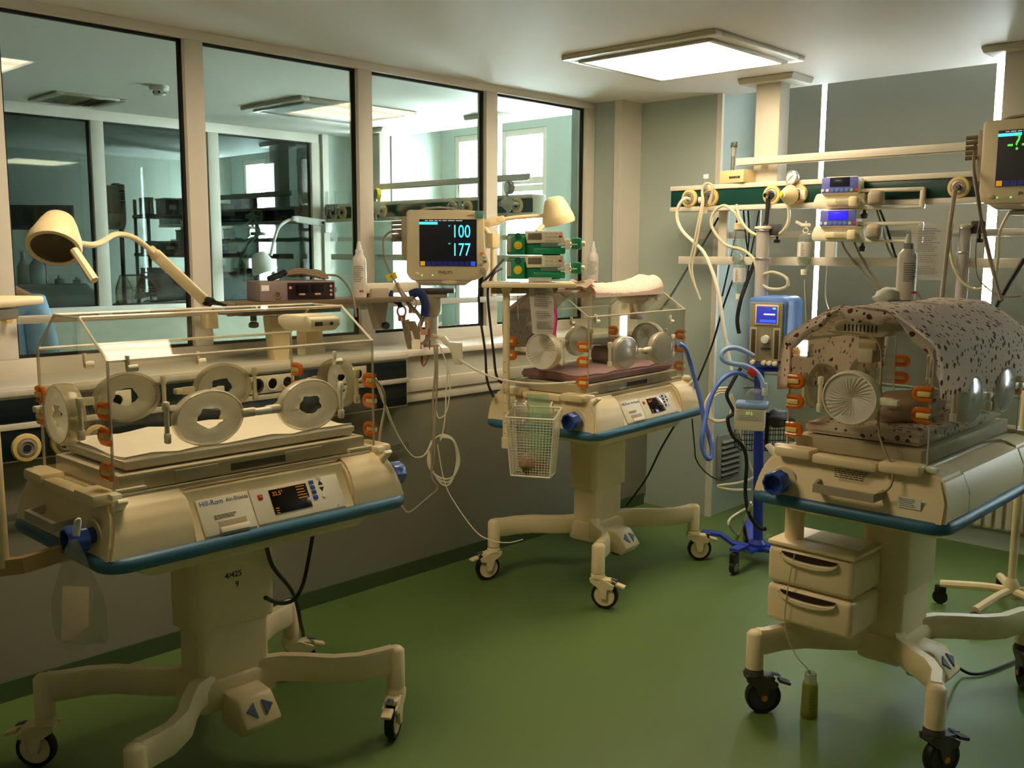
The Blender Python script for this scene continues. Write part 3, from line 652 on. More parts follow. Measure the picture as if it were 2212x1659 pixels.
MB().box((0, 0, 0), (.20, .16, .012), bev=.003).build('plate', mat('brown_shelf', '8A7558', .5), sf2)
bx('hook', (0, .085, -.025), (.03, .03, .06), STEEL, sf2, .003)
spray_bottle('white spray bottle on the small plate behind the towel-topped incubator', (P(1281, 580, Y=3.87).x, 3.87, 1.439), h=.285, r=.034)

# patient oximeter with coiled lead
ox = thing('pulse_oximeter', 'mauve-grey pulse oximeter with dark front on the brown shelf plate', 'medical device', (2.53, 3.745, 1.431), math.radians(-12))
MB().box((0, .05, .045), (.36, .17, .09), bev=.006).build('case', MAUVE, ox)
fp = bx('front_panel', (.06, -.0365, .045), (.225, .005, .075), mat('plum_black_panel', '2A1E24', .3), ox, .001)
for x in (.015, .09): bx('display', (x, -.040, .055), (.06, .003, .035), mat('black_display', '0C0808', .1), fp); bx('key', (x, -.0405, .03), (.028, .004, .008), PINKC, fp, .001)
for z in (.065, .045, .026): la('round_key', [(.006, 0), (.006, .003), (0, .003)], (.155, -.039, z), (0, -1, 0), PINKC, fp, 10)
la('round_key', [(.007, 0), (.007, .003), (0, .003)], (-.04, -.039, .06), (0, -1, 0), PINKC, fp, 10)
la('socket', [(.018, 0), (.018, .004), (.012, .004), (.012, 0), (0, 0)], (-.10, -.036, .03), (0, -1, 0), BROWN, ox, 14)
bx('asset_label', (-.155, -.036, .06), (.035, .002, .025), PAPER, ox)
MB().prism([(-.0, .02), (.03, .04), (.03, .06), (0, .075)], 'y', -.03, .03, .004).build('side_grip', MAUVE, ox, loc=(.178, .04, -.003))
ol = thing('oximeter_lead', 'wound brown sensor lead with black plug on top of the oximeter', 'cable', (2.60, 3.76, 1.524), math.radians(-12))
b = MB()
for k in range(7):
    zz = .012+.009*(k % 3); ph = k*.5
    b.tube([(-.10+.01*k, -.02+.012*math.sin(ph), zz+.012), (-.03, -.03+.01*k*.6, zz+.018), (.06, -.035+.011*k*.7, zz), (.105-.004*k, 0+.006*k, zz-.004), (.05, .03-.004*k, zz+.012), (-.05, .028-.005*k, zz+.004)], .0058, 6, True, 4)
b.build('windings', BROWN, ol)
MB().cyl((-.19, -.03, .004), (-.105, -.012, .034), .014).build('plug', mat('blue_black_plug', '15151F', .4), ol)
tb('loose_end', [(.09, 0, .02), (.15, -.02, .014), (.185, -.06, -.04), (.19, -.10, -.10), (.192, -.115, -.17)], .005, BROWN, ol)

# ================================================================== examination lamps
def exam_lamp(label, shade_c, axis, neck, arm, base, size=1.0, mt=CREAM, handle=None):
    """shade_c opening-to-top centre, axis towards the opening; neck flexible tube pts, arm two pts, base clamp"""
    t = thing('examination_lamp', label, 'lamp', base, 0, 'examination lamps on bendable arms')
    L = lambda p: Vector(p)-Vector(base)
    a = Vector(axis).normalized(); c = L(shade_c); s = size
    sh_ = la('lamp_shade', [(0, -.085*s), (.03*s, -.083*s), (.048*s, -.072*s), (.06*s, -.045*s), (.079*s, .012*s), (.0795*s, .014*s), (.0805*s, .014*s), (.086*s, .045*s), (.083*s, .056*s), (.070*s, .056*s), (.066*s, .03*s), (.03*s, -.05*s), (0, -.055*s)], c, a, mt, t, 32)
    la('bezel', [(.0705*s, .0535*s), (.068*s, .05*s), (.063*s, .04*s)], c, a, mat('brown_bezel', '6A5848', .5), sh_, 28, cap=False)
    la('lens', [(.066*s, .038*s), (0, .036*s)], c, a, clear('lamp_lens', 'B8B0A0', opac=.3, haze='8A8478', ior=1.5), sh_, 28, cap=False)
    la('bulb', [(0, -.02*s), (.012*s, -.018*s), (.016*s, 0), (.01*s, .012*s), (0, .016*s)], c, a, WHITE, sh_, 12)
    if handle:
        MB().cyl(L(handle[0]), L(handle[1]), .014*s, .015*s, 8).build('grip', mt, t)
    tb('flexible_neck', [L(p) for p in neck], .0105*s, mt, t, 10)
    p, q = L(arm[0]), L(arm[1]); d = (q-p).normalized(); side = d.cross(Vector(BF)).normalized(); R = Matrix((d, side, d.cross(side))).transposed()
    MB().box((p+q)/2, ((q-p).length, .046*s, .026*s), R, .01).build('arm', mt, t)
    MB().box(p, (.05*s, .035*s, .028*s), R, .008).build('neck_joint', mt, t)
    for k in (.06, .1): MB().cyl(p+d*(k)-Vector(BF)*.018, p+d*k-Vector(BF)*.012, .004).build('screw', mt, t)
    MB().cyl(q+d*.0-Vector(BF)*.03, q+Vector(BF)*.03, .012).build('pivot', BLACK, t)
    MB().box(Vector((0, 0, .0)), (.06, .05, .08), bev=.008).build('clamp', mt, t)
    return t, L
lampb = PD(452, 690, 4.12)
exam_lamp('cream examination lamp tilted over the empty incubator', PD(121, 510, 3.30), -Vector(BU)*.80-Vector(BF)*.55+Vector(BR)*.12,
          [PD(172, 526, 3.32), PD(200, 529, 3.40), PD(222, 522, 3.47), PD(245, 508, 3.55), PD(268, 507, 3.62), PD(292, 515, 3.69), PD(313, 530, 3.76), PD(330, 545, 3.80)],
          (PD(332, 546, 3.82), PD(448, 655, 4.10)), lampb, 1.04, mat('lamp_cream', 'EBD5A8', .4), (PD(160, 540, 3.27), PD(204, 606, 3.24)))
bl = thing('clamp_lever', 'black lever handle of the lamp clamp on the shelf plate', 'clamp', PD(449, 648, 4.06)); 
MB().cyl((0, 0, 0), PD(487, 660, 3.98)-PD(449, 648, 4.06), .010, .006).build('lever', BLACK, bl); MB().cyl((0, 0, 0), Vector(BF)*.06, .014).build('boss', BLACK, bl)
lamp2b = PD(1065, 520, 5.15)
exam_lamp('cream examination lamp turned sideways above the green pumps', PD(1203, 460, 5.2), -Vector(BU)*.93+Vector(BR)*.22+Vector(BF)*.25,
          [PD(1178, 466, 5.22), PD(1150, 467, 5.2), PD(1105, 471, 5.18), PD(1075, 476, 5.16)], (PD(1080, 475, 5.16), PD(1040, 486, 5.15)), lamp2b, 1.04, mat('lamp_cream', 'EBD5A8', .4), (PD(1172, 488, 5.15), PD(1160, 502, 5.12)))
cy('mast', Vector((0, 0, 0)), PD(1065, 640, 5.15)-lamp2b, .014, CREAM, bpy.data.objects['examination_lamp.001'])
cy('mast_top', PD(1042, 486, 5.15)-lamp2b, Vector((0, 0, 0)), .014, CREAM, bpy.data.objects['examination_lamp.001'])

# ================================================================== patient monitors
CYAN = glow('cyan_digits', '3FC4F0', 1.0); SCRBG = glow('monitor_black', '05060C', .25); CYB = glow('cyan_bar', '3CC6E0', .8)
WHT = glow('white_pixels', 'C8D0E0', .5); ORB = glow('orange_cell', 'B88420', .45); BLB = glow('blue_cell', '2048C0', .5); DKB = glow('dark_blue_cell', '141A50', .35); GRN = glow('green_digits', '46C038', .7); LED = glow('green_led', '50E060', 1.2)
HOUS = mat('monitor_housing', 'DCCBA8', .45, noise=.03)
def monitor(label, loc, rz, vals, s=1.0, dim=1.0, col=None):
    t = thing('patient_monitor', label, 'monitor', loc, rz, 'patient monitors with coloured readings')
    out = [(-.185, .01), (-.17, -.005), (.15, -.005), (.185, .01), (.215, .04), (.225, .075), (.22, .11), (.205, .15), (.20, .20), (.197, .33), (.185, .345), (.10, .352), (-.185, .352), (-.198, .34), (-.198, .03)]
    MB().prism([(x*s, z*s) for x, z in out], 'y', 0, .05*s, .008*s).build('front_housing', HOUS, t)
    MB().prism([(x*.94*s, (z*.94+.01)*s) for x, z in out], 'y', .05*s, .15*s, .012*s).build('rear_housing', HOUS, t)
    bx('corner_badge', (.175*s, -.002, .33*s), (.042*s, .006, .036*s), mat('teal_badge', '5F9C94', .5), t, .002)
    b_ = MB(); b_.prism([(x*s, z*s) for x, z in ((-.15, .345), (-.10, .366), (-.03, .371), (.04, .366), (.09, .348), (.08, .345), (.03, .358), (-.03, .361), (-.09, .357), (-.13, .345))], 'y', .02*s, .06*s, .002); b_.build('carry_handle', TAUPE, t)
    sc = bx('screen', (.015*s, -.003, .187*s), (.292*s, .006, .236*s), SCRBG, t)
    x0, z0, W_, H_ = (.015-.146)*s, (.187-.118)*s, .292*s, .236*s
    def at(u, v_): return (x0+u*W_, -.0065, z0+(1-v_)*H_)
    bx('title_bar', at(.16, .085), (.32*W_, .001, .055*H_), CYB, sc)
    lines('title_text', .8*W_, .02*H_, 1, at(.5, .03), FRONT, WHT, sc, 4, .6)
    if vals[0] == '-?-':
        txt('reading', '-?-', .095*s, at(.27, .24), FRONT, GRN, sc, sx=.9)
    else:
        for k, vtxt in enumerate(vals): txt('reading', vtxt, .092*s, at(.73, .27+.39*k), FRONT, CYAN, sc, sx=.70)
        for k in range(2): lines('channel_text', .05*W_, .04*H_, 2, at(.53, .14+.38*k), FRONT, CYAN, sc, 7+k, .3)
    for z in (.46, .81): bx('trace_line', at(.72, z), (.5*W_, .001, .004*H_), WHT if False else DKB, sc)
    for k in range(10):
        bx('menu_cell', at(.055+.098*k, .945), (.082*W_, .001, .095*H_), ORB if k == 0 else BLB if k == 9 else DKB, sc)
        if k: lines('menu_text', .06*W_, .05*H_, 2, at(.055+.098*k, .945), FRONT, WHT, sc, 20+k, .3)
    txt('maker_name', 'PHILIPS', .023*s, (.0, -.001, .036*s), FRONT, mat('dark_lettering', '3E382E', .5), t)
    txt('model_name', 'IntelliVue', .009*s, (.13*s, -.001, .325*s), FRONT, mat('dark_lettering', '5A5244', .5), t)
    MB().lathe([(.014*s, 0), (.014*s, .003), (.012*s, .004), (0, .004)], (-.145*s, 0, .028*s), (0, -1, 0), 18, sx=1, sy=.7).build('power_button', HOUS, t)
    for x in (-.12, -.065): la('status_light', [(.0035*s, 0), (.0035*s, .002), (0, .0025)], (x*s, 0, .022*s), (0, -1, 0), LED, t, 8)
    for x, z, mt_ in ((.19, .135, mat('orange_key', 'D88030', .4)), (.198, .114, GREYP), (.203, .094, mat('violet_key', '585878', .4)), (.182, .078, GREYP)):
        MB().lathe([(.010*s, 0), (.010*s, .004), (0, .005)], (x*s, 0, z*s), (0, -1, 0), 12, sx=1, sy=.6).build('side_key', mt_, t)
    la('dial', [(.016*s, 0), (.015*s, .012), (0, .013)], (.193*s, 0, .048*s), (0, -1, 0), TAUPE, t, 18)
    MB().prism([(x*s, z*s) for x, z in ((-.16, -.005), (.14, -.005), (.10, -.03), (-.12, -.03))], 'y', .0, .13*s, .004).build('base_tray', TAUPE, t)
    MB().lathe([(.04*s, 0), (.04*s, .003), (0, .003)], (.02*s, -.001, -.012*s), (0, -1, 0), 18, sx=1, sy=.25).build('release_tab', HOUS, t)
    md = bx('module_rack', (-.212*s, .09*s, .21*s), (.03*s, .11*s, .22*s), TAUPE, t, .004)
    for k in range(5):
        cp = cy('lead_plug', (-.225*s, .05*s, (.29-.022*k)*s), (-.275*s, .03*s, (.287-.022*k)*s), .009*s, BROWN, md)
    return t
mon = monitor('lit patient monitor reading 100 and 177 on a pole at the sill', PD(962, 604, 4.97), CAMZ, ['100', '177'])
# its pole
mp = thing('monitor_pole', 'grey pole with swivel plate carrying the lit monitor on the sill', 'pole', (PD(932, 700, 5.03).x, PD(932, 700, 5.03).y, 1.166), CAMZ)
zt_ = 1.455-1.166
bx('swivel_plate', (.03, 0, zt_), (.18, .13, .022), DGREY, mp, .004); bx('tilt_block', (.02, 0, zt_-.022), (.13, .10, .025), TAUPE, mp, .004)
la('collar', [(.05, zt_-.03), (.05, zt_-.10), (.038, zt_-.13), (.034, zt_-.13)], (0, 0, 0), (0, 0, 1), TAUPE, mp); cy('tube', (0, 0, 0), (0, 0, zt_-.05), .034, ALU, mp, n=20); la('foot', [(.042, 0), (.042, .012), (.036, .016)], (0, 0, 0), (0, 0, 1), TAUPE, mp)
# lower clip holder beside the pole
ch = thing('cable_holder', 'cream wedge-shaped cable holder below the lit monitor', 'holder', PD(985, 765, 4.75), CAMZ)
MB().prism([(-.085, .085), (-.055, .09), (-.03, .06), (.03, .055), (.035, -.05), (-.005, -.05), (-.03, .03), (-.06, .05)], 'y', -.02, .03, .005).build('wedge', CREAM2, ch); cy('stem', (-.08, .01, .08), (-.14, .28, .07), .008, CREAM, ch)
# ECG leads and straps
def lead_thing(name, label, cat, pts, r, mt, group=None, n=6, sm=6):
    o = MB().tube(pts, r, n, False, sm).build(name, mt); return tag(o, label, cat, group)
ec = thing('sensor_leads', 'looped grey sensor leads with pinkish clips hanging below the lit monitor', 'cables', PD(885, 640, 4.88), CAMZ)
q = lambda x, y, dd=0: Vector(((x-885)*4.88/2095, dd, -(y-640)*4.88/2095))
for k in range(5):
    o_ = 3*k; tb('lead_loop', [q(868+o_, 692, .01*k), q(872+o_, 715), q(878+o_, 745), q(888+o_, 764, .01*k), q(899+o_*.4, 750), q(893+o_, 720, -.01), q(880+o_*1.2, 694)], .0042, BROWN, ec, 6)
for k in range(4):
    o_ = 2.5*k; tb('lead_loop', [q(900, 728, .005*k), q(904+o_, 700), q(915, 687-k), q(926-o_*.3, 705), q(927-o_, 730), q(915-o_, 742+k), q(903, 738, .01)], .0035, BROWN, ec, 6)
for x, y in ((868, 672), (891, 655), (916, 702)):
    MB().lathe([(.020, 0), (.030, 0), (.030, .006), (.020, .006), (.020, 0)], q(x, y, -.012), (0, -1, 0), 18, cap=False, sx=.85, sy=1.1).box(q(x-4, y+15, -.012), (.018, .008, .03), bev=.004).box(q(x+4, y+15, -.012), (.018, .008, .03), bev=.004).build('clip', PINKC, ec)
tb('strap', [q(888, 636, -.02), q(905, 631, -.03), q(915, 640, -.03), q(920, 660, -.03), q(918, 682, -.025)], .022, NAVY, ec, 8); tb('strap', [q(845, 628, -.02), q(847, 645, -.03), q(862, 654, -.02), q(866, 664, -.02)], .012, NAVY, ec, 8)
tb('trunk_cable', [q(858, 612), q(868, 632, -.03), q(885, 655, -.04), q(905, 678, -.03), q(914, 695, -.02)], .009, BROWN, ec)
tb('red_lead', [q(906, 740), q(909, 765), q(910, 785), q(908, 797)], .006, RED, ec); tb('red_lead', [q(928, 735), q(925, 770), q(915, 790), q(903, 791)], .003, mat('dark_red_cable', '7A2A30', .5), ec)
bx('lead_block', q(898, 760), (.045, .03, .13), CREAM2, ec, .006); bx('lead_connector', q(909, 778), (.018, .02, .04), RED, ec, .004)
yl = thing('warning_tag', 'yellow cable tag with black triangle left of the lit monitor', 'tag', PD(846, 598, 4.9), CAMZ); bx('flag', (0, 0, 0), (.052, .002, .034), YELL, yl, 0, (0, -.35, 0)); txt('symbol', 'A', .02, (-.004, -.0015, 0), (PI/2, -.35, 0), INK, yl)
lead_thing('monitor_cable', 'grey sensor cable looping from the side of the lit monitor to its yellow tag', 'cable', [PD(868, 505, 4.9), PD(845, 500, 4.9), PD(828, 520, 4.9), PD(832, 560, 4.9), PD(848, 598, 4.9), PD(862, 620, 4.88), PD(885, 650, 4.85)], .005, BROWN)
# tubes and coil hanging under the monitor
C1 = 4.62
hk = thing('hanging_leads', 'coiled white lead and grey tubes hanging below the cable holder', 'cables', PD(940, 750, C1), CAMZ)
q = lambda x, y, dd=0: Vector(((x-940)*C1/2095, dd, -(y-750)*C1/2095))
for k in range(3): tb('coil', [q(922+2*k, 1000-10*k), q(932, 960-2*k, .01*k), q(955, 942+3*k), q(980, 955, -.01*k), q(992-3*k, 1000), q(978-2*k, 1035+6*k), q(955, 1040+7*k), q(932+k, 1025)], .0042, CREAM2, hk, 6, True)
tb('grey_tube', [q(938, 745), q(940, 800), q(935, 860), q(936, 930), q(930, 1000), q(932, 1040), q(944, 1062), q(920, 1085), q(882, 1116), q(866, 1105), q(862, 1088, .02)], .0055, TAUPE, hk)
tb('grey_tube', [q(944, 745), q(944, 800), q(942, 860), q(938, 930), q(937, 990), q(930, 1030)], .0055, TAUPE, hk)
tb('white_lead', [q(950, 748), q(965, 790), q(963, 850), q(961, 900), q(955, 940), q(950, 955)], .0035, CREAM2, hk); tb('white_lead', [q(952, 750), q(971, 810), q(970, 860), q(962, 895), q(947, 905), q(941, 885)], .003, CREAM2, hk)
lead_thing('sensor_cable', 'long cream cable from the cable holder to the towel-topped incubator', 'cable', [PD(990, 775, 4.7), PD(1030, 800, 4.6), PD(1075, 818, 4.5), PD(1130, 827, 4.42), PD(1190, 829, 4.36), PD(1243, 825, 4.33)], .0055, CREAM2)
lead_thing('sensor_cable', 'cream cable sagging from the empty incubator to the coiled lead', 'cable', [PD(811, 818, 3.35), PD(830, 870, 3.5), PD(858, 940, 3.8), PD(890, 985, 4.2), PD(915, 985, 4.5), PD(930, 962, C1)], .005, CREAM2)
lead_thing('sensor_cable', 'grey cable hanging down beside the orange seals of the empty incubator', 'cable', [PD(811, 820, 3.33), PD(828, 845, 3.38), PD(831, 880, 3.4), PD(822, 930, 3.38), PD(818, 975, 3.36)], .005, TAUPE)
for k, (x1, x2, lb_) in enumerate(((1048, 1072, 'thick black power cord hanging left of the shelf post'), (1055, 1085, 'thick black power cord from the pumps hanging nearest the shelf post'))):
    lead_thing('power_cord', lb_, 'cable', [PD(1088-4*k, 560+20*k, 4.8), PD(1060+6*k, 592, 4.75), PD(1036+18*k, 625, 4.75), PD(1037+20*k, 680, 4.75), PD(1048+18*k, 760, 4.75), PD(1052+20*k, 820-10*k, 4.75), PD(1066+18*k, 858-30*k, 4.75)], .006, BLACK)
# floor-side cords
lead_thing('power_cord', 'black power cord looping below the empty incubator to the floor', 'cable', [PD(575, 1178, 3.1), PD(590, 1225, 3.2), PD(625, 1268, 3.3), PD(640, 1300, 3.35), PD(648, 1340, 3.45), P(652, 1385, Z=.008), P(600, 1420, Z=.008)], .007, mat('dark_cord', '2E2A26', .6))
lead_thing('power_cord', 'black power cord curling up behind the column of the empty incubator', 'cable', [PD(677, 1148, 3.15), PD(668, 1200, 3.2), PD(655, 1260, 3.2), PD(635, 1295, 3.2), PD(605, 1303, 3.15), PD(573, 1291, 3.05)], .007, BLACK)
lead_thing('thin_lead', 'thin white lead trailing from the coiled lead towards the incubator foot', 'cable', [PD(945, 960, C1), PD(960, 1040, C1), PD(985, 1090, 4.6), PD(1030, 1150, 4.5), PD(1065, 1168, 4.45), PD(1100, 1172, 4.42), PD(1130, 1165, 4.4)], .0025, CREAM2)

# ================================================================== shelf post, pumps, basket at incubator two
SD = 4.62
sp = thing('shelf_post', 'cream accessory post with top shelf clamped to the towel-topped incubator', 'shelf post', PD(1093, 960, SD), CAMZ)
q = lambda x, y, dd=0: Vector(((x-1093)*SD/2095, dd, -(y-960)*SD/2095))
cy('post', q(1093, 960), q(1093, 625), .0165, CREAM, sp, n=16); la('foot_cap', [(.022, 0), (.022, .05), (.017, .052)], q(1093, 967), (0, 0, 1), CREAM, sp)
MB().box(q(1140, 617, .07), (.435, .32, .022), bev=.006).build('shelf', CREAM, sp); MB().box(q(1128, 630, .08), (.30, .10, .028), bev=.006).build('shelf_bracket', TAUPE, sp); la('post_head', [(.017, 0), (.03, .03), (.03, .045)], q(1093, 635), (0, 0, 1), CREAM, sp)
bx('rail_clip', q(1100, 870, .05), (.06, .10, .05), CREAM, sp, .006)
for k in range(8): bx('scale_mark', q(1090, 780+22*k, -.0166), (.004, .002, .003), INK, sp)
def pump(label, loc, rz):
    t = thing('syringe_pump', label, 'pump', loc, rz, 'green syringe pumps on the shelf post')
    MB().box((-.01, .06, .052), (.25, .14, .10), bev=.008).build('case', GREEN, t)
    MB().box((-.095, -.015, .045), (.085, .05, .085), bev=.006).build('clamp_side', GREEN, t)
    f = MB().prism([(-.045, .055), (.135, .06), (.125, .115), (-.055, .112)], 'y', -.022, .02, .004).build('control_panel', CREAM2, t)
    bx('display', (-.008, -.024, .088), (.062, .004, .030), mat('lcd_grey', '7C7468', .3), f, .001)
    for r in range(3):
        for c in range(4): bx('key', (.048+.021*c, -.0235, .104-.016*r), (.015, .004, .009), RED if (r, c) == (1, 3) else IVORY, f, .001)
    la('dial', [(.020, 0), (.019, .014), (.012, .016), (0, .016)], (-.085, -.035, .045), (0, -1, 0), YELL, t, 18)
    la('dial_seat', [(.016, 0), (.015, .006), (0, .006)], (-.085, -.037, .088), (0, -1, 0), mat('dark_green_plastic', '0E5C40', .5), t, 16)
    bx('syringe_tray', (.06, -.01, .022), (.15, .05, .03), GREEN, t, .006)
    MB().cyl((.02, -.03, .05), (.16, -.03, .052), .012).build('syringe', BOTT, t); MB().cyl((.10, -.03, .05), (.19, -.03, .052), .006).build('plunger', CREAM2, t)
    MB().box((.145, -.02, .052), (.022, .06, .05), bev=.005).build('driver_head', CREAM2, t); MB().box((.185, -.01, .055), (.05, .05, .055), bev=.01).build('driver_arm', GREEN, t); la('end_knob', [(.012, 0), (.012, .02), (.006, .024)], (.205, -.012, .055), (1, 0, 0), CREAM2, t)
    bx('side_latch', (-.125, -.03, .05), (.02, .03, .07), TAUPE, t, .004)
    return t
pz = q(1160, 606, 0)
for k, lb_ in ((0, 'green syringe pump standing on the shelf with a syringe tube'), (1, 'green syringe pump stacked on top of the other pump')):
    pump(lb_, sp.matrix_basis@Vector(((1160-1093)*SD/2095, .03, pz.z+.003+.117*k)) if False else Matrix.Translation(sp.location)@Matrix.Rotation(CAMZ, 4, 'Z')@Vector((pz.x-.01, .03, pz.z+.012+.112*k-.012)), CAMZ)
lead_thing('syringe_line', 'thin clear line from the lower green pump', 'tube', [PD(1180, 588, SD-.05), PD(1150, 592, SD-.05), PD(1125, 600, SD-.06), PD(1118, 640, SD-.06), PD(1120, 690, SD-.06)], .002, TUBEC)
ct = thing('paper_chart', 'printed paper chart hanging from the front edge of the shelf', 'paper', PD(1166, 660, 4.50), CAMZ)
MB().grid(lambda u, v_: Vector((-.055+.11*u+.022*(1-v_), .006*math.sin(3*v_)-.012*(1-v_), -.13+.26*v_)), 4, 8, .0008).build('sheet', PAPER, ct)
for k, (zz, rr, hh) in enumerate(((.10, 3, .03), (.04, 10, .09), (-.04, 4, .035), (-.09, 5, .04), (-.118, 1, .004))): lines('print', .075, hh, rr, (.004+.022*(.5-zz/.26), -.014 if k > 1 else -.008, zz), FRONT, mat('grey_ink', '6A6A66', .6), ct, 30+k, .35)
pk = MB().tube([PD(1199, 665, 4.5), PD(1201, 690, 4.5), PD(1197, 722, 4.5)], .008, 6).build('pink_strip', mat('pink_tape', 'E23C9C', .5)); tag(pk, 'bright pink strip beside the hanging paper chart', 'strip')
# wire basket
BD = 4.36
bk = thing('wire_basket', 'white wire-mesh basket hooked on the end of the incubator beside the monitor', 'basket', PD(1152, 965, BD), math.radians(-62))
w2, d2 = .105, .055; zt, zb_ = .17, -.125
rim = [(-w2*1.05, -d2*1.3, zt-.03), (w2*1.05, -d2*1.3, zt-.03), (w2*1.05, d2*1.4, zt), (-w2*1.05, d2*1.4, zt)]; bot = [(-w2*.85, -d2, zb_), (w2*.85, -d2, zb_), (w2*.85, d2, zb_), (-w2*.85, d2, zb_)]
tb('rim_wire', rim, .0045, WIRE, bk, 6, True, 0); tb('bottom_wire', bot, .004, WIRE, bk, 6, True, 0)
for a, b in zip(rim, bot): tb('corner_wire', [a, b], .0035, WIRE, bk, 6, smooth=0)
mesh = MB()
for i in range(4):
    A0, A1, B0_, B1 = Vector(rim[i]), Vector(rim[(i+1) % 4]), Vector(bot[i]), Vector(bot[(i+1) % 4]); n_ = 14 if i % 2 == 0 else 9
    for k in range(1, n_):
        u = k/n_; mesh.tube([A0.lerp(A1, u), B0_.lerp(B1, u)], .0011, 3, smooth=0)
    for k in range(1, 22):
        u = k/22; mesh.tube([A0.lerp(B0_, u), A1.lerp(B1, u)], .0011, 3, smooth=0)
for k in range(1, 14): u = k/14; mesh.tube([Vector(bot[0]).lerp(Vector(bot[1]), u), Vector(bot[3]).lerp(Vector(bot[2]), u)], .0011, 3, smooth=0)
mo = mesh.build('mesh', WIRE, bk); mo['kind'] = 'stuff'
for x in (-.06, .06): tb('hook', [(x, d2*1.4, zt), (x, d2*1.4+.03, zt+.02), (x, d2*1.4+.06, zt-.03)], .004, WIRE, bk, 6)
def crumple(label, name, cat, loc, dims, mt, seed, rz=0, amp=.25):
    t = bmesh.new(); bmesh.ops.create_icosphere(t, subdivisions=3, radius=1); rnd = random.Random(seed)
    ph = [rnd.uniform(0, 6) for _ in range(9)]
    for v in t.verts:
        c = v.co.copy(); f = 1+amp*(.5*math.sin(5*c.x+ph[0])*math.cos(4*c.y+ph[1])+.4*math.sin(9*c.z+ph[2]+3*c.x)+.3*math.sin(13*c.y+7*c.z+ph[3]))
        v.co = Vector((c.x*dims[0]*f, c.y*dims[1]*f, c.z*dims[2]*f))
    o = MB()._merge(t).build(name, mt, ang=180); o.location = loc; o.rotation_euler = (0, 0, rz); return tag(o, label, cat)
bkM = Matrix.Translation(bk.location)@Matrix.Rotation(math.radians(-62), 4, 'Z')
crumple('crumpled clear plastic wrapper stuffed in the wire basket', 'plastic_wrapper', 'wrapper', bkM@Vector((-.07, .01, .15)), (.05, .045, .06), BAGP, 3)
pb = MB().grid(lambda u, v_: bkM@Vector((-.02+.10*u+.008*math.sin(4*v_), -.03+.012*math.sin(6*u+3*v_)-.02*(1-v_), -.03+.275*v_-(.05*abs(u-.6) if v_ < .01 else 0))), 6, 10, .006).build('pale_green_bag', BAGG); tag(pb, 'pale green plastic bag sticking out of the wire basket', 'bag')
crumple('brownish cloth bundle lying at the bottom of the wire basket', 'cloth_bundle', 'cloth', bkM@Vector((0, 0, -.07)), (.08, .045, .05), mat('tan_cloth', '9A7C5C', .9), 5)

# ================================================================== left accessory post and hanging bag at incubator one
LD = 2.66
lp = thing('shelf_post', 'cream accessory post with tray bracketed to the empty incubator', 'shelf post', PD(6, 1210, LD), CAMZ)
q = lambda x, y, dd=0: Vector(((x-6)*LD/2095, dd, -(y-1210)*LD/2095))
cy('post', q(6, 1225), q(2, 690), .0175, CREAM, lp, n=16); MB().box(q(-12, 656, .04), (.18, .30, .024), bev=.008).build('tray', CREAM, lp); MB().box(q(5, 680, .02), (.10, .12, .03), bev=.006).build('tray_bracket', TAUPE, lp)
MB().sweep([q(-10, 1228), q(50, 1220), q(100, 1212, .06), q(150, 1208, .1)], [(-.012, -.022), (.012, -.022), (.012, .022), (-.012, .022)]).build('bracket_arm', mat('tan_arm', 'B89468', .5), lp)
bg_ = thing('plastic_bag', 'clear plastic bag with paper inside hanging from the empty incubator', 'bag', PD(160, 1180, 2.42), CAMZ)
q = lambda x, y, dd=0: Vector(((x-160)*2.42/2095, dd, -(y-1180)*2.42/2095))
def bagf(side):
    def fn(u, v_):
        wtop, wbot = 8, 58; yy = 1165+v_*255-(60*max(0, u-.45) if v_ > .95 else 0)*1.3; cx_ = 158+8*v_; hw = wtop+(wbot-wtop)*min(1, v_*1.9)**.8; x = cx_+(u*2-1)*hw*(1 if v_ < .85 else 1-.25*(v_-.85)/.15)
        return q(x, yy, side*.016*math.sin(PI*u)*math.sin(PI*min(1, v_*1.1))+.006*math.sin(9*u+7*v_))
    return fn
MB().grid(bagf(-1), 10, 14).grid(bagf(1), 10, 14).build('film', BAGP, bg_)
MB().grid(lambda u, v_: q(130+u*58-22*v_*(1-u)*0-10*v_+4*u*v_, 1270+v_*125-50*max(0, u-.3)*v_, .002*math.sin(6*u)), 5, 6, .001).build('paper', mat('bag_paper', 'F0E4D8', .8), bg_)
tb('tie', [q(150, 1165, .03), q(152, 1135, .035), q(160, 1132, .04), q(158, 1165, .03)], .004, CREAM2, bg_)

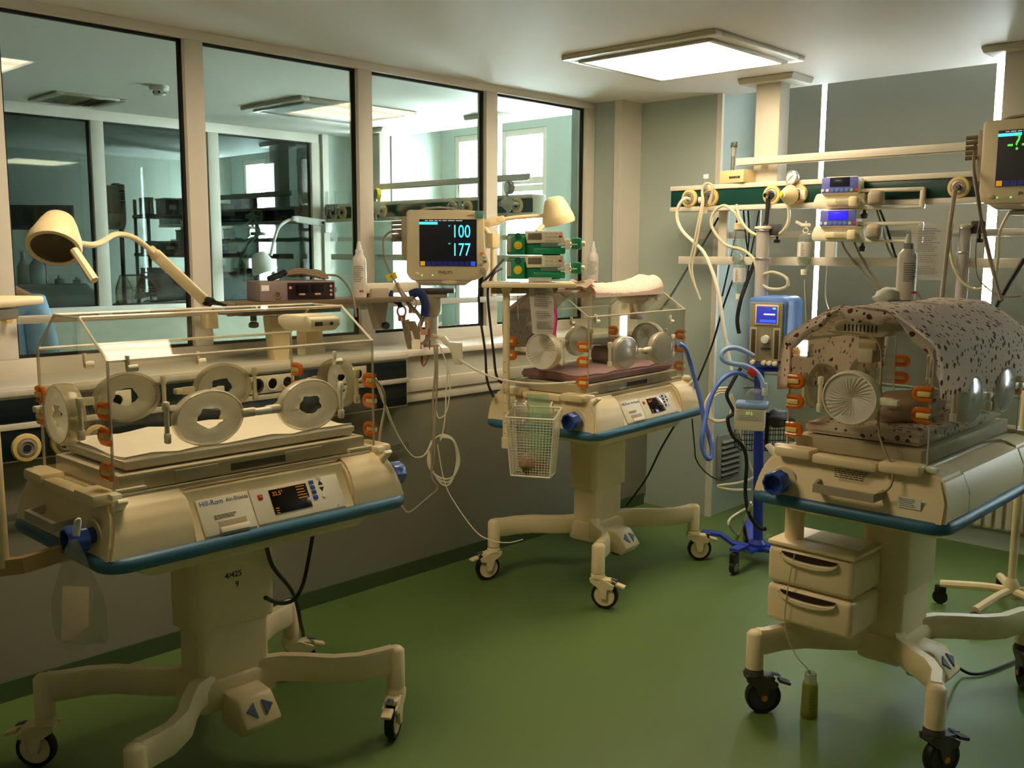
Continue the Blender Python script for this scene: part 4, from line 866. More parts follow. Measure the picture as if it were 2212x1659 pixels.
# ================================================================== ceiling-hung gas beams
def gas_beam(label, y0, y1, posts, outs, X=4.80, rails=True):
    t = thing('gas_supply_beam', label, 'gas beam', (X, 0, 0), 0, 'ceiling-hung gas beams'); yc, L = (y0+y1)/2, abs(y1-y0)
    bx('beam_body', (.07, yc, 1.963), (.13, L, .142), IVORY, t, .005)
    bx('green_panel', (.003, yc, 1.963), (.006, L-.004, .088), DKGRN, t, .001)
    bx('top_strip', (.0, yc, 2.022), (.016, L, .026), IVORY, t, .003); bx('bottom_strip', (.0, yc, 1.903), (.016, L, .026), IVORY, t, .003)
    for yy in posts:
        MB().box((.13, yy, 2.32), (.11, .15, .57), bev=.012).build('ceiling_post', IVORY, t)
        MB().prism([(yy-.17, CH), (yy+.17, CH), (yy+.155, CH-.035), (yy-.155, CH-.035)], 'x', .03, .27, .008).build('ceiling_plate', IVORY, t)
    for yy, pl_ in outs: outlet(t, .0, yy, 1.963, (-1, 0, 0), pl_)
    if rails:
        bx('top_rail', (0, yc-.2, 2.15), (.012, L-.45, .038), IVORY, t, .002); bx('rail_lip', (.012, yc-.2, 2.128), (.018, L-.5, .006), IVORY, t, .001)
        for yy in posts: bx('rail_bracket', (.045, yy, 2.15), (.08, .05, .03), ALU, t, .003)
        bx('upper_rail', (.13, yc, 1.755), (.012, L+.04, .035), ALU, t, .002); bx('lower_rail', (.0, yc-.02, 1.612), (.02, L-.1, .045), IVORY, t, .003)
        for yy in (y0-.30*(1 if y0 > y1 else -1), y0-.95*(1 if y0 > y1 else -1), yc-.7):
            bx('upright', (.10, yy, 1.75), (.03, .055, .31), IVORY, t, .003); bx('rail_spacer', (.05, yy, 1.612), (.09, .03, .03), IVORY, t, .002)
    return t
pz2 = P(2192, 250, X=4.93).y-.03
oy = [P(x, y, X=4.80).y for x, y in ((1490, 430), (1535, 430), (1668, 424), (1725, 421), (2072, 406))]
gas_beam('white gas beam with dark green panel hanging before the blinds', 3.275, -.3, [2.715, pz2], [(oy[0], False), (oy[1], False), (oy[2], False), (oy[3], False), (oy[4], True)])
XH = 4.78
def H(x, y, dx=0): return P(x, y, X=XH+dx)
def hose(label, pts, r, mt, name='hose', cat='hose', n=8): return lead_thing(name, label, cat, pts, r, mt, None, n)
hose('white gas hose arching from the first outlet of the beam', [H(1489, 430, -.02), H(1477, 430, -.06), H(1464, 450, -.06), H(1463, 475, -.05), H(1475, 500, -.05), H(1498, 523, -.05), H(1520, 545, -.05), H(1540, 590, -.05), H(1553, 640, -.05), H(1565, 720, -.04), H(1580, 800, -.02)], .010, CREAM2)
# flowmeter and humidifier bottle at the second outlet
fl = thing('flowmeter', 'clear upright flowmeter with white knob on the beam outlet', 'flowmeter', H(1527, 430)); k_ = lambda x, y, dx=0: H(x, y, dx)-fl.location
cy('tube', k_(1523, 422), k_(1525, 382), .014, BOTT, fl); cy('top_cap', k_(1525, 386), k_(1525, 377), .015, WHITE, fl); bx('scale', k_(1524, 402)+Vector((-.015, 0, 0)), (.002, .006, .06), mat('pale_scale', '8A90A8', .5), fl)
cy('valve_body', k_(1526, 440), k_(1525, 418), .014, CHROME, fl); cy('connector', k_(1528, 430), k_(1536, 430, .03), .012, CHROME, fl); la('knob', [(.017, 0), (.017, .018), (0, .02)], k_(1516, 432), (-.4, 1, 0), WHITE, fl, 14)
cy('lower_cup', k_(1523, 452), k_(1523, 462), .018, CREAM2, fl, r2=.016)
for k, lb_ in ((0, 'milky tube looping down from the flowmeter, outer strand'), (1, 'milky tube looping down from the flowmeter, inner strand')):
    hose(lb_, [H(1530+4*k, 440, -.03), H(1540, 408-4*k, -.04), H(1530-5*k, 396, -.04), H(1517, 410, -.04), H(1516+3*k, 440, -.05), H(1506+5*k, 490, -.06), H(1496+6*k, 540, -.06), H(1489+6*k, 575, -.06), H(1496+2*k, 604, -.06), H(1504, 625, -.06), H(1513, 648, -.06)], .0065, TUBEC, 'milky_tube', 'tube')
hb_ = thing('humidifier_bottle', 'clear water bottle with cream cap hanging on the rail', 'bottle', H(1594, 565)); k_ = lambda x, y, dx=0: H(x, y, dx)-hb_.location
la('cap', [(.029, .175), (.029, .205), (.02, .21), (.008, .212), (.008, .235)], (0, 0, 0), (0, 0, 1), CREAM, hb_); la('bottle', [(0, 0), (.033, 0), (.034, .01), (.034, .15), (.026, .17), (.026, .178)], (0, 0, 0), (0, 0, 1), BOTT, hb_); la('water', [(0, .003), (.031, .003), (.031, .045), (0, .045)], (0, 0, 0), (0, 0, 1), clear('water', 'DCE8E8', opac=.1, haze='C8D4D4', ior=1.4), hb_)
lines('scale_print', .03, .09, 7, (-.0345, .0, .09), (PI/2, 0, -PI/2), INK, hb_, 9, .2); bx('rail_hook', (.03, 0, .18), (.06, .03, .025), BLACK, hb_, .003)
def drip_bottle(label, top, h, r, hook):
    t = thing('infusion_bottle', label, 'bottle', top-Vector((0, 0, h)), 0, 'hanging infusion bottles')
    la('body', [(0, 0), (r*.35, 0), (r*.35, h*.10), (r*.42, h*.13), (r, h*.34), (r, h*.86), (r*.75, h*.97), (0, h)], (0, 0, 0), (0, 0, 1), BOTT, t, 22)
    la('stopper', [(r*.40, -.004), (r*.45, h*.09), (r*.4, h*.12)], (0, 0, 0), (0, 0, 1), CREAM2, t); tb('hanger_ring', [(0, .014*math.sin(a), h+.012+.014*math.cos(a)) for a in [k*PI/4 for k in range(8)]], .003, CREAM2, t, 6, True)
    b = MB().lathe([(r+.001, h*.42), (r+.001, h*.78)], (0, 0, 0), (0, 0, 1), 22, cap=False); b.build('label', mat('bottle_label', 'D8D4CC', .7), t)
    o = lines('label_print', r*1.2, h*.32, 8, (-r-.002, 0, h*.6), (PI/2, 0, -PI/2-.4), mat('grey_ink', '6A6A66', .6), t, 12, .35)
    if hook: MB().box((0, 0, h+.04), (.012, .05, .018), (0, 0, .4), .005).box((0, .03, h+.045), (.014, .06, .016), (.5, 0, .2), .005).build('tape_loop', CREAM2, t); cy('hanger_strap', (0, 0, h+.02), (0, 0, h+.06), .004, CREAM2, t)
    return t
ib = drip_bottle('inverted clear infusion bottle with printed label hanging on the beam rail', H(1740, 503), .215, .037, True)
hose('thin clear drip line falling from the labelled infusion bottle', [H(1738, 604), H(1739, 650), H(1743, 720), H(1745, 790)], .0028, TUBEC, 'drip_line', 'tube', 6)
hose('thin white line hanging behind the beam rail next to the pumps', [H(1786, 575, .1), H(1783, 640, .1), H(1795, 680, .05), H(1802, 700, 0)], .0028, CREAM2, 'drip_line', 'tube', 6)
drip_bottle('inverted infusion bottle in front of the blue ventilator', H(1598, 560, -.02), .215, .034, False)
# suction regulator
sr = thing('suction_regulator', 'cream suction regulator with round dial gauge on the beam', 'regulator', H(1704, 421, -.05)); k_ = lambda x, y, dx=0: H(x, y, dx)-sr.location
la('cup', [(0, .055), (.02, .05), (.05, 0), (.052, -.01), (.04, -.03), (0, -.03)], (0, 0, 0), (-1, .25, 0), CREAM, sr, 26); la('yellow_button', [(.012, .05), (.012, .062), (0, .063)], (0, 0, 0), (-1, .25, 0), YELL, sr, 14)
cy('stem', (0, 0, 0), k_(1726, 421, .03), .014, STEEL, sr); MB().box(k_(1735, 421), (.02, .03, .05), bev=.006).build('toggle', CREAM2, sr)
g = la('gauge', [(0, -.02), (.036, -.02), (.038, -.012), (.038, .006), (.034, .008), (.033, .004), (0, .004)], k_(1710, 384, -.0), (-1, .25, .05), mat('gauge_rim', 'B8B0A4', .3, .6), sr, 26); la('gauge_face', [(.032, .0042), (0, .0045)], k_(1710, 384), (-1, .25, .05), PAPER, g, 24, cap=False)
bx('needle', k_(1710, 384)+Vector((-.0065, .002, 0)), (.001, .003, .04), INK, g, 0, (.8, 0, 0))
for k in range(9): a = -2.3+k*4.6/8; bx('tick', k_(1710, 384)+Vector((-.006, .026*math.sin(a), .026*math.cos(a))), (.001, .002, .007), INK, g, 0, (-a, 0, 0))
cy('gauge_neck', (0, 0, .03), k_(1708, 396), .008, STEEL, sr); cy('outlet_nipple', k_(1703, 436), k_(1703, 448), .012, CREAM2, sr)
hose('milky suction tube hanging in a deep loop from the regulator', [H(1703, 446, -.05), H(1704, 470, -.05), H(1697, 492, -.06), H(1680, 507, -.06), H(1655, 511, -.07), H(1628, 505, -.07), H(1610, 490, -.07), H(1597, 468, -.06), H(1591, 442, -.05)], .0085, TUBEC, 'milky_tube', 'tube')
hose('long milky tube curling over the suction jar', [H(1640, 490, -.08), H(1653, 500, -.09), H(1652, 525, -.09), H(1642, 560, -.09), H(1636, 590, -.1), H(1650, 618, -.1), H(1677, 625, -.1), H(1700, 618, -.1), H(1698, 600, -.1), H(1670, 588, -.1), H(1640, 592, -.1), H(1628, 560, -.1), H(1605, 540, -.08), H(1570, 530, -.08), H(1546, 505, -.08), H(1536, 480, -.08), H(1545, 455, -.08), H(1565, 444, -.08), H(1585, 458, -.08), H(1595, 475, -.07)], .0085, TUBEC, 'milky_tube', 'tube')
bv = thing('gas_connector', 'black gas connector with hose plugged into the third outlet', 'connector', H(1665, 423, -.02)); k_ = lambda x, y, dx=0: H(x, y, dx)-bv.location
MB().cyl(k_(1665, 423), k_(1668, 423, .03), .02).build('plug', BLACK, bv); la('ring', [(.012, 0), (.018, .01), (.012, .022), (0, .022)], k_(1659, 422), (-1, .4, 0), CHROME, bv); tb('hose', [k_(1659, 430), k_(1658, 455), k_(1655, 485)], .012, BLACK, bv, 8)
# suction jars
def suction_jar(label, x0, x1, y0, y1, dx):
    a, b = H((x0+x1)/2, y1, dx), H((x0+x1)/2-0, y0, dx); r = (H(x0, y0, dx)-H(x1, y0, dx)).length*.36; h = b.z-a.z
    t = thing('suction_jar', label, 'jar', a, 0, 'long frosted suction jars')
    la('tube', [(0, 0), (r, 0), (r, h)], (0, 0, 0), (0, 0, 1), FROST, t, 22); la('end_cap', [(r*1.05, -.004), (r*1.05, .012)], (0, 0, 0), (0, 0, 1), CREAM, t)
    for z in (h*.97, h*.66): MB().tube([(r*1.08*math.cos(k*PI/8), r*1.08*math.sin(k*PI/8), z) for k in range(16)], .004, 6, True).build('holder_ring', STEEL, t)
    MB().box((.03, -r-.02, h*.98), (.05, .05, .06), bev=.005).build('clamp', DGREY, t); la('clamp_knob', [(.006, 0), (.006, -.02), (.018, -.025), (.016, -.04)], (.03, -r-.03, h*.98-.03), (0, 0, 1), BLACK, t, 10); la('lid_ring', [(r*1.3, h-.006), (r*1.3, h+.006), (r*.9, h+.008)], (0, 0, 0), (0, 0, 1), CREAM2, t)
    return t
suction_jar('long frosted suction jar hanging before the blue ventilator', 1624, 1660, 492, 684, -.08)
suction_jar('long frosted suction jar hanging behind the draped incubator', 2057, 2092, 488, 655, 0)
hose('milky tube sagging from the far suction jar', [H(2058, 482), H(2052, 520, -.02), H(2058, 570, -.04), H(2080, 610, -.05), H(2112, 625, -.05), H(2145, 605, -.05), H(2155, 560, -.04), H(2160, 500, -.02), H(2185, 450)], .007, TUBEC, 'milky_tube', 'tube')
hose('straight grey hose from the last outlet down behind the draped incubator', [H(2063, 410, -.05), H(2058, 440, -.05), H(2050, 500, -.04), H(2042, 570, -.03), H(2033, 655, -.02)], .011, mat('grey_hose', 'A89C90', .6))
# cream box with metal stub on the beam
jb = thing('mixer_box', 'cream box with upright forked metal stub standing on the beam', 'box', H(1595, 396, .07)-Vector((0, 0, H(1595, 396, .07).z-2.037)), math.radians(-10)); 
bx('case', (0, 0, .035), (.12, .17, .07), mat('beige_box', 'D8C490', .5), jb, .004); lines('print', .09, .016, 1, (-.0605, -.03, .03), (PI/2, 0, -PI/2), INK, jb, 3, .8)
cy('stub', (0, .045, .07), (.0, .04, .19), .012, STEEL, jb); cy('stub_collar', (0, .041, .15), (0, .04, .20), .014, GREYP, jb)
for s in (-1, 1): bx('fork', (0, .04+s*.014, .215), (.016, .008, .03), CHROME, jb, .001)
bx('fork_base', (0, .04, .203), (.016, .036, .012), CHROME, jb, .001)
# infusion pumps on brackets
def infusion_pump(label, base, on):
    t = thing('infusion_pump', label, 'pump', base, math.radians(-80), 'white syringe pumps on the beam rail')
    MB().prism([(-.15, 0), (.10, -.004), (.105, .02), (.09, .06), (.10, .075), (-.14, .075), (-.155, .03)], 'y', .0, .13, .012).build('lower_case', CREAM2, t)
    hd = MB().prism([(-.115, .07), (.075, .07), (.07, .155), (-.10, .155)], 'y', -.02, .10, .014).build('head', CREAM2, t)
    bx('keypad', (-.018, -.0215, .113), (.175, .005, .075), PURP, hd, .002); bx('display', (-.018, -.0245, .128), (.095, .004, .045), glow('blue_lcd', '2A22E0', .55) if on else mat('dark_lcd', '1E2038', .2), hd, .001)
    for k in range(8): la('key', [(.008, 0), (.008, .003), (0, .0035)], (-.10+.0235*k, -.0235, .088), (0, -1, 0), (WHITE, WHITE, BLUE, BLUE, BLUE, BLUE, mat('green_key', '8AC070', .5), RED)[k], hd, 10)
    MB().box((.0, -.01, .03), (.16, .03, .03), bev=.006).build('syringe_cradle', CREAM, t); MB().cyl((-.03, -.03, .035), (.09, -.03, .035), .011).build('syringe', BOTT, t); bx('syringe_clamp', (.055, -.03, .03), (.04, .04, .05), CREAM, t, .008)
    MB().box((.155, -.005, .045), (.075, .07, .075), bev=.022, seg=3).build('drive_head', TAUPE, t)
    b_ = MB(); b_.box((.22, .04, .085), (.30, .05, .018), bev=.006).box((.22, .04, .0), (.30, .05, .014), bev=.005).box((.36, .04, .042), (.022, .05, .10), bev=.008); b_.build('carry_frame', CREAM2, t)
    la('rail_knob', [(.008, 0), (.008, -.02), (.018, -.03), (.014, -.05), (0, -.05)], (.09, .05, -.0), (0, 0, 1), DGREY, t, 10); bx('rail_clamp', (.02, .16, .03), (.05, .1, .05), TAUPE, t, .005)
    return t
infusion_pump('white infusion pump with dark display, the upper one on the beam', H(1822, 450, -.10), False)
infusion_pump('white infusion pump with glowing blue display, the lower one on the beam', H(1818, 521, -.10), True)
pc = thing('paper_chart', 'faded printed chart in a clear sleeve hanging on the lower beam rail', 'paper', H(2005, 545, -.03), -PI/2)
MB().grid(lambda u, v_: Vector((-.085+.17*u, .004*math.sin(5*v_), -.13+.26*v_)), 3, 6, .001).build('sheet', clear('sleeve', 'F0F0EC', opac=.45, haze='E0DCD4', ior=1.4), pc)
for k, (zz, rr, hh) in enumerate(((.10, 3, .035), (.04, 8, .08), (-.03, 4, .04), (-.085, 5, .04))): lines('print', .10, hh, rr, (0, -.005, zz), FRONT, mat('grey_ink', '6A6A66', .6), pc, 40+k, .35)
for k, (a, b, c, d_) in enumerate((((1592, 452), (1590, 500), (1578, 560), (1560, 640)), ((1606, 455), (1612, 520), (1618, 560), (1614, 600)), ((1616, 455), (1618, 510), (1612, 570), (1606, 630)), ((1640, 455), (1632, 500), (1620, 560), (1612, 610)))):
    hose(('black cord falling from the beam towards the incubator beside the monitor', 'black cord hanging from the beam behind the water bottle', 'black cord hanging from the beam between bottle and jar', 'black cord slanting from the beam behind the suction jar')[k], [H(*a, .1), H(*b, .1), H(*c, .1), H(*d_, .1)]+([H(1500, 560, .05), H(1455, 640, .05), H(1430, 680, .0)] if k == 9 else []), .005, BLACK, 'power_cord', 'cable')
hose('black cord slanting across the pier from the beam to the towel-topped incubator', [H(1552, 470, .15), H(1520, 525, .1), H(1488, 575, .0), H(1455, 630, -.2), H(1425, 672, -.4)], .006, BLACK, 'power_cord', 'cable')
hose('long black cord slanting down the pier edge beside the ventilator', [H(1583, 605, .2), H(1560, 670, .2), H(1540, 740, .2), H(1510, 815, .15), H(1480, 880, .1), H(1430, 965, .1), H(1395, 1035, .1), H(1352, 1094, .15)], .006, BLACK, 'power_cord', 'cable')
hose('thick black cord behind the suction jar to the ventilator', [H(1655, 480, .05), H(1640, 540, .0), H(1612, 615, -.03), H(1600, 650, -.05), H(1593, 690, -.05), H(1597, 720, -.04)], .012, BLACK, 'power_cord', 'cable')
for k, (xs, lb_) in enumerate((((1818, 1830, 1860, 1890, 1915), 'grey pump cord drooping to the spray bottle, lower strand'), ((1845, 1855, 1875, 1898, 1914), 'grey pump cord drooping to the spray bottle, upper strand'))):
    hose(lb_, [H(x, y) for x, y in zip(xs, (522, 545, 582, 612, 632-10*k))], .0055, mat('khaki_cord', '8C8468', .6), 'power_cord', 'cable')
for k, (xs, ys, lb_) in enumerate((((1900, 1915, 1930, 1950, 1965), (452, 490, 540, 600, 650), 'black pump cord falling behind the white spray bottle'), ((1893, 1905, 1920, 1950, 1992), (452, 490, 540, 585, 650), 'khaki pump cord falling behind the white spray bottle'))):
    hose(lb_, [H(x, y, .1) for x, y in zip(xs, ys)], .006, BLACK if k == 0 else mat('khaki_cord', '8C8468', .6), 'power_cord', 'cable')

# ================================================================== second monitor and the stand behind incubator three
mc = PD(2112, 442, 4.25)
m2 = monitor('patient monitor showing a green question mark on the far end of the beam', mc+Vector((0, -.198, .005)), -PI/2, ['-?-'])
ma = thing('swivel_mount', 'cream arm holding the question-mark monitor to the gas beam', 'arm', mc+Vector((.10, -.2, -.025)))
bx('plate', (0, 0, -.012), (.14, .16, .02), TAUPE, ma, .004); MB().box((.16, 0, -.04), (.40, .06, .04), bev=.008).build('link', IVORY, ma); cy('drop', (.36, 0, -.06), (.36, 0, .18), .02, IVORY, ma)
for k in range(3):
    hose(('brown sensor cable hanging down left of the question-mark monitor', 'second brown sensor cable hanging left of the question-mark monitor', 'thin brown lead looping below the question-mark monitor')[k],
         [PD(2108, 300, 4.3), PD(2102+2*k, 360, 4.25), PD(2110+3*k, 420, 4.2), PD(2118+2*k, 470, 4.2), PD(2130+4*k, 530, 4.2), PD(2145+3*k, 590, 4.15), PD(2162+3*k, 650, 4.1)] if k < 2 else [PD(2118, 470, 4.2), PD(2108, 530, 4.2), PD(2110, 590, 4.2), PD(2130, 620, 4.2), PD(2165, 640, 4.15), PD(2205, 640, 4.1)], .006 if k < 2 else .003, BROWN, 'monitor_cable', 'cable')
hose('thick black cord slanting up to the right behind the draped incubator', [PD(2150, 665, 4.3), PD(2172, 625, 4.3), PD(2212, 560, 4.3)], .011, BLACK, 'power_cord', 'cable')
st = thing('drip_stand', 'cream drip stand with five wheeled feet behind the draped incubator', 'stand', (P(2185, 1262, Z=.16).x, P(2185, 1262, Z=.16).y, 0), .35)
cy('pole', (0, 0, .12), (0, 0, 1.05), .018, CREAM, st); la('hub', [(.035, .10), (.035, .16), (.02, .19)], (0, 0, 0), (0, 0, 1), CREAM, st)
for k in range(5):
    a = k*2*PI/5+2.6; c, s = math.cos(a), math.sin(a)
    lg = MB().tube([(.02*c, .02*s, .13), (.12*c, .12*s, .125), (.30*c, .30*s, .10)], .019, 8).build('leg', CREAM, st)
    MB().lathe([(.032, -.011), (.035, 0), (.032, .011)], (.30*c, .30*s, .036), (-s, c, 0), 16).build('wheel', BLACK, lg); MB().box((.30*c, .30*s, .075), (.05, .03, .04), (0, 0, a), .008).build('wheel_hood', BLACK, lg)

# ================================================================== blue ventilator on its stand
VD = 5.08
vt = thing('ventilator', 'blue infant ventilator with small blue screen and white dial on a stand', 'ventilator', PD(1652, 792, VD), CAMZ-math.radians(34))
MB().prism([(-.105, 0), (.105, 0), (.11, .34), (.085, .365), (-.08, .365), (-.105, .345)], 'y', 0, .26, .016).build('case', BLUE, vt)
vf = MB().box((0, -.004, .18), (.178, .014, .31), bev=.006).build('face', mat('olive_grey_face', '8A8468', .5), vt)
bx('screen_bezel', (.005, -.013, .272), (.125, .004, .105), CREAM, vf, .003); vs = bx('screen', (.005, -.016, .272), (.108, .003, .088), glow('violet_blue_screen', '2C34A0', .45), vf, .001)
bx('screen_bar', (.02, -.018, .275), (.06, .001, .008), WHT, vs); bx('screen_bar', (.012, -.018, .240), (.085, .001, .014), glow('blue_pixel_bar', '4058E0', .5), vs); bx('screen_tag', (.045, -.018, .306), (.016, .001, .008), LED, vs)
for s in (-1, 1):
    bx('flow_tube_frame', (s*.062, -.013, .12), (.04, .004, .17), mat('olive_trim', 'A89E78', .5), vf, .002); bx('flow_tube', (s*.062, -.016, .12), (.022, .003, .15), mat('brown_window', '4A3C30', .3), vf, .001)
la('dial', [(.022, 0), (.020, .025), (0, .027)], (.005, -.012, .145), (0, -1, 0), WHITE, vf); 
for x in (-.06, .0, .03, .06): la('port', [(.013, 0), (.012, .02), (0, .022)], (x, -.01, .022), (0, -1, 0), CREAM2 if x else CREAM, vf, 14)
bx('model_plate', (.005, -.0125, .095), (.05, .003, .012), DGREY, vf)
vsd = thing('ventilator_stand', 'royal blue five-foot wheeled stand under the ventilator', 'stand', (P(1637, 1172, Z=.10).x, P(1637, 1172, Z=.10).y, 0), 0)
topz = PD(1640, 795, VD).z
cy('pole', (0, 0, .09), tuple(PD(1640, 795, VD+.05)-vsd.location), .026, DBLUE, vsd, n=18)
la('hub', [(.05, .06), (.05, .10), (.03, .12)], (0, 0, 0), (0, 0, 1), DBLUE, vsd)
MB().box(PD(1650, 796, VD+.12)-vsd.location, (.2, .2, .012), (0, 0, CAMZ), .003).build('tray', DBLUE, vsd)
for k in range(5):
    a = math.radians(133.4-20+72*k); c, s = math.cos(a), math.sin(a)
    lg = MB().sweep([(.03*c, .03*s, .075), (.13*c, .13*s, .08), (.20*c, .20*s, .125), (.30*c, .30*s, .13)], [(-.025, -.008), (.025, -.008), (.025, .008), (-.025, .008)]).build('leg', DBLUE, vsd)
    MB().lathe([(.036, -.012), (.04, 0), (.036, .012)], (.29*c+.0, .29*s, .04), (-s, c, 0), 18).build('wheel', BLACK, lg); MB().lathe([(.026, -.0135), (.0, -.0135)], (.29*c, .29*s, .04), (-s, c, 0), 16).lathe([(.026, .0135), (.0, .0135)], (.29*c, .29*s, .04), (-s, c, 0), 16).build('wheel_disc', TAUPE, lg); MB().box((.29*c, .29*s, .085), (.06, .035, .06), (0, 0, a), .01).build('wheel_fork', BLACK, lg)
hu = thing('humidifier', 'white heated humidifier with clear chamber on the blue stand pole', 'humidifier', PD(1619, 930, 4.98), CAMZ-math.radians(16))
q = lambda x, y, dd=0: Vector(((x-1619)*4.98/2095, dd, -(y-930)*4.98/2095))
MB().box(q(1618, 905, .06), (.155, .12, .125), bev=.01).build('base', CREAM2, hu); MB().box(q(1622, 876, .05), (.165, .13, .028), bev=.01).build('hot_plate', LBLUE, hu)
bx('front_panel', q(1618, 898, -.001), (.13, .003, .055), mat('pale_panel', 'DAD4C4', .4), hu, .001); txt('reading', '37.2', .02, q(1617, 893, -.004), FRONT, glow('lime_digits', 'A8C850', .5), hu); lines('panel_text', .10, .03, 3, q(1618, 902, -.0035), FRONT, mat('grey_ink', '6A6A66', .6), hu, 4, .2)
la('chamber', [(.055, 0), (.058, .02), (.05, .05), (.03, .065), (0, .07)], q(1630, 870, .05), (0, 0, 1), BOTT, hu, 22); cy('chamber_port', q(1647, 855, .04), q(1647, 828, .04), .014, WHITE, hu); cy('chamber_port', q(1610, 855, .06), q(1612, 835, .06), .012, BOTT, hu); bx('bracket', q(1632, 900, .15), (.05, .08, .06), DGREY, hu, .004)
HD = 4.92
hose('blue breathing hose looping from the ventilator port to the humidifier', [PD(x, y, HD+.0) for x, y in ((1628, 769), (1612, 760), (1592, 752), (1572, 753), (1560, 763), (1562, 777), (1580, 785), (1610, 790), (1632, 802), (1645, 820), (1648, 838))], .0125, LBLUE, 'breathing_hose', 'hose', 10)
hose('blue breathing hose hanging in a long loop from the humidifier to the floor side', [PD(x, y, d_) for x, y, d_ in ((1612, 814, 4.95), (1590, 805, 4.92), (1566, 815, 4.9), (1546, 838, 4.88), (1533, 868, 4.86), (1524, 905, 4.84), (1517, 945, 4.82), (1518, 970, 4.82), (1527, 990, 4.82), (1536, 988, 4.84), (1538, 970, 4.85), (1531, 940, 4.87), (1522, 910, 4.89), (1512, 860, 4.9), (1500, 815, 4.9), (1490, 780, 4.88), (1480, 752, 4.8), (1465, 742, 4.7))], .0115, mat('blue_hose', '5A78D0', .45), 'breathing_hose', 'hose', 10)
rt = MB().box((0, 0, 0), (.045, .004, .035), (0, .7, 0), .001).build('red_tag', RED); rt.location = PD(1624, 805, 4.9); rt.rotation_euler = (0, 0, CAMZ); tag(rt, 'red triangular tag on the blue breathing hose', 'tag')
lead_thing('clear_wire', 'grey sensor lead from the blue hose to the humidifier', 'cable', [PD(1614, 816, 4.93), PD(1630, 825, 4.93), PD(1640, 835, 4.93), PD(1606, 838, 4.95)], .004, DGREY)
for k in range(3):
    lead_thing('coiled_hose', ('cream hose coil beside the ventilator, largest ring', 'cream hose coil beside the ventilator, middle ring', 'cream hose coil beside the ventilator, innermost ring')[k], 'hose', [PD(1575-3*k, 838+6*k, 5.2), PD(1545+4*k, 842+4*k, 5.2), PD(1525+5*k, 868, 5.2), PD(1524+6*k, 895, 5.2), PD(1545, 908+k, 5.2), PD(1572, 905, 5.2), PD(1586-3*k, 880, 5.2), PD(1580-3*k, 850+4*k, 5.2)], .007, CREAM2)
hose('thick black cord hanging down beside the blue stand pole', [PD(x, y, 5.15) for x, y in ((1600, 795), (1580, 830), (1570, 855), (1585, 890), (1572, 905), (1582, 940), (1605, 965), (1613, 1000), (1610, 1060), (1618, 1110), (1640, 1140), (1655, 1142))], .010, BLACK, 'power_cord', 'cable')
hose('cream hose bowing out behind the blue stand pole', [PD(x, y, 5.3) for x, y in ((1598, 925), (1608, 970), (1620, 1005), (1628, 1030), (1595, 1043), (1550, 1050), (1580, 1058), (1622, 1058))], .007, CREAM2)
hose('cream hose curving down to the floor at the blue stand', [PD(1628, 1090, 5.3), PD(1600, 1105, 5.3), PD(1578, 1120, 5.25), PD(1575, 1135, 5.2), P(1595, 1155, Z=.01), P(1612, 1120, Z=.2), P(1622, 1085, Z=.4)], .007, CREAM2)
hose('thin black lead sagging across the vent grille', [PD(x, y, 5.1) for x, y in ((1495, 905), (1500, 960), (1505, 995), (1530, 1025), (1560, 1037), (1590, 1022))], .0035, BLACK, 'thin_lead', 'cable', 6)
wb = thing('wire_basket', 'dark wire basket with odds and ends behind the blue stand pole', 'basket', PD(1655, 970, 5.25), CAMZ)
for k in range(4): tb('ring_wire', [(-.15, -.06, .17-.055*k), (.13, -.06, .17-.055*k), (.13, .10, .17-.055*k), (-.15, .10, .17-.055*k)], .003, BLACK, wb, 5, True, 0)
for k in range(11): x = -.15+.028*k; tb('wire', [(x, -.06, .17), (x, -.06, .0), (x, .10, .0), (x, .10, .17)], .0022, BLACK, wb, 5, smooth=0)
crumple('dark crumpled tubing pack lying in the dark wire basket', 'tubing_pack', 'pack', PD(1678, 905, 5.28), (.09, .06, .05), mat('dark_pack', '4A3E3C', .6), 8)
bx('basket_bracket', (.0, .0, .1), (.02, .02, .2), BLACK, wb)
# ================================================================== drapes and small things on the incubators
def drape(inc, name, label, cat, prof, u0, u1, mt, nu=26, th=.004, seed=1, ragged=.02, amp=.006):
    """cloth following a cross-section; prof list of (v,z) in incubator space"""
    acc = [0]
    for a, b in zip(prof, prof[1:]): acc.append(acc[-1]+math.hypot(b[0]-a[0], b[1]-a[1]))
    T = acc[-1]; rnd = random.Random(seed); ph = [rnd.uniform(0, 6.3) for _ in range(6)]
    def fn(i, j):
        s = j*T; k = max(0, min(len(prof)-2, next((n for n in range(len(prof)-1) if acc[n+1] >= s-1e-9), len(prof)-2)))
        f = (s-acc[k])/(acc[k+1]-acc[k]); v_ = prof[k][0]+(prof[k+1][0]-prof[k][0])*f; z = prof[k][1]+(prof[k+1][1]-prof[k][1])*f
        u = u0+(u1-u0)*i
        u += ragged*math.sin(9*j+ph[0])*(abs(i-.5)*2)**6
        hang = max(0, abs(j-.5)*2-.75)/.25
        z += hang*(ragged*math.sin(8*i+ph[1])+.4*ragged*math.sin(23*i+ph[2])); w_ = amp*(math.sin(11*i+5*j+ph[3])+.6*math.sin(23*i-9*j+ph[4]))
        return Vector((u, v_+(w_ if hang > .1 else w_*.2)*(1 if v_ > 0 else -1)+0, z+abs(w_)*.8))
    o = MB().grid(fn, nu, 34, th).build(name, mt, ang=80); o.location = inc.location; o.rotation_euler = inc.rotation_euler
    return tag(o, label, cat)
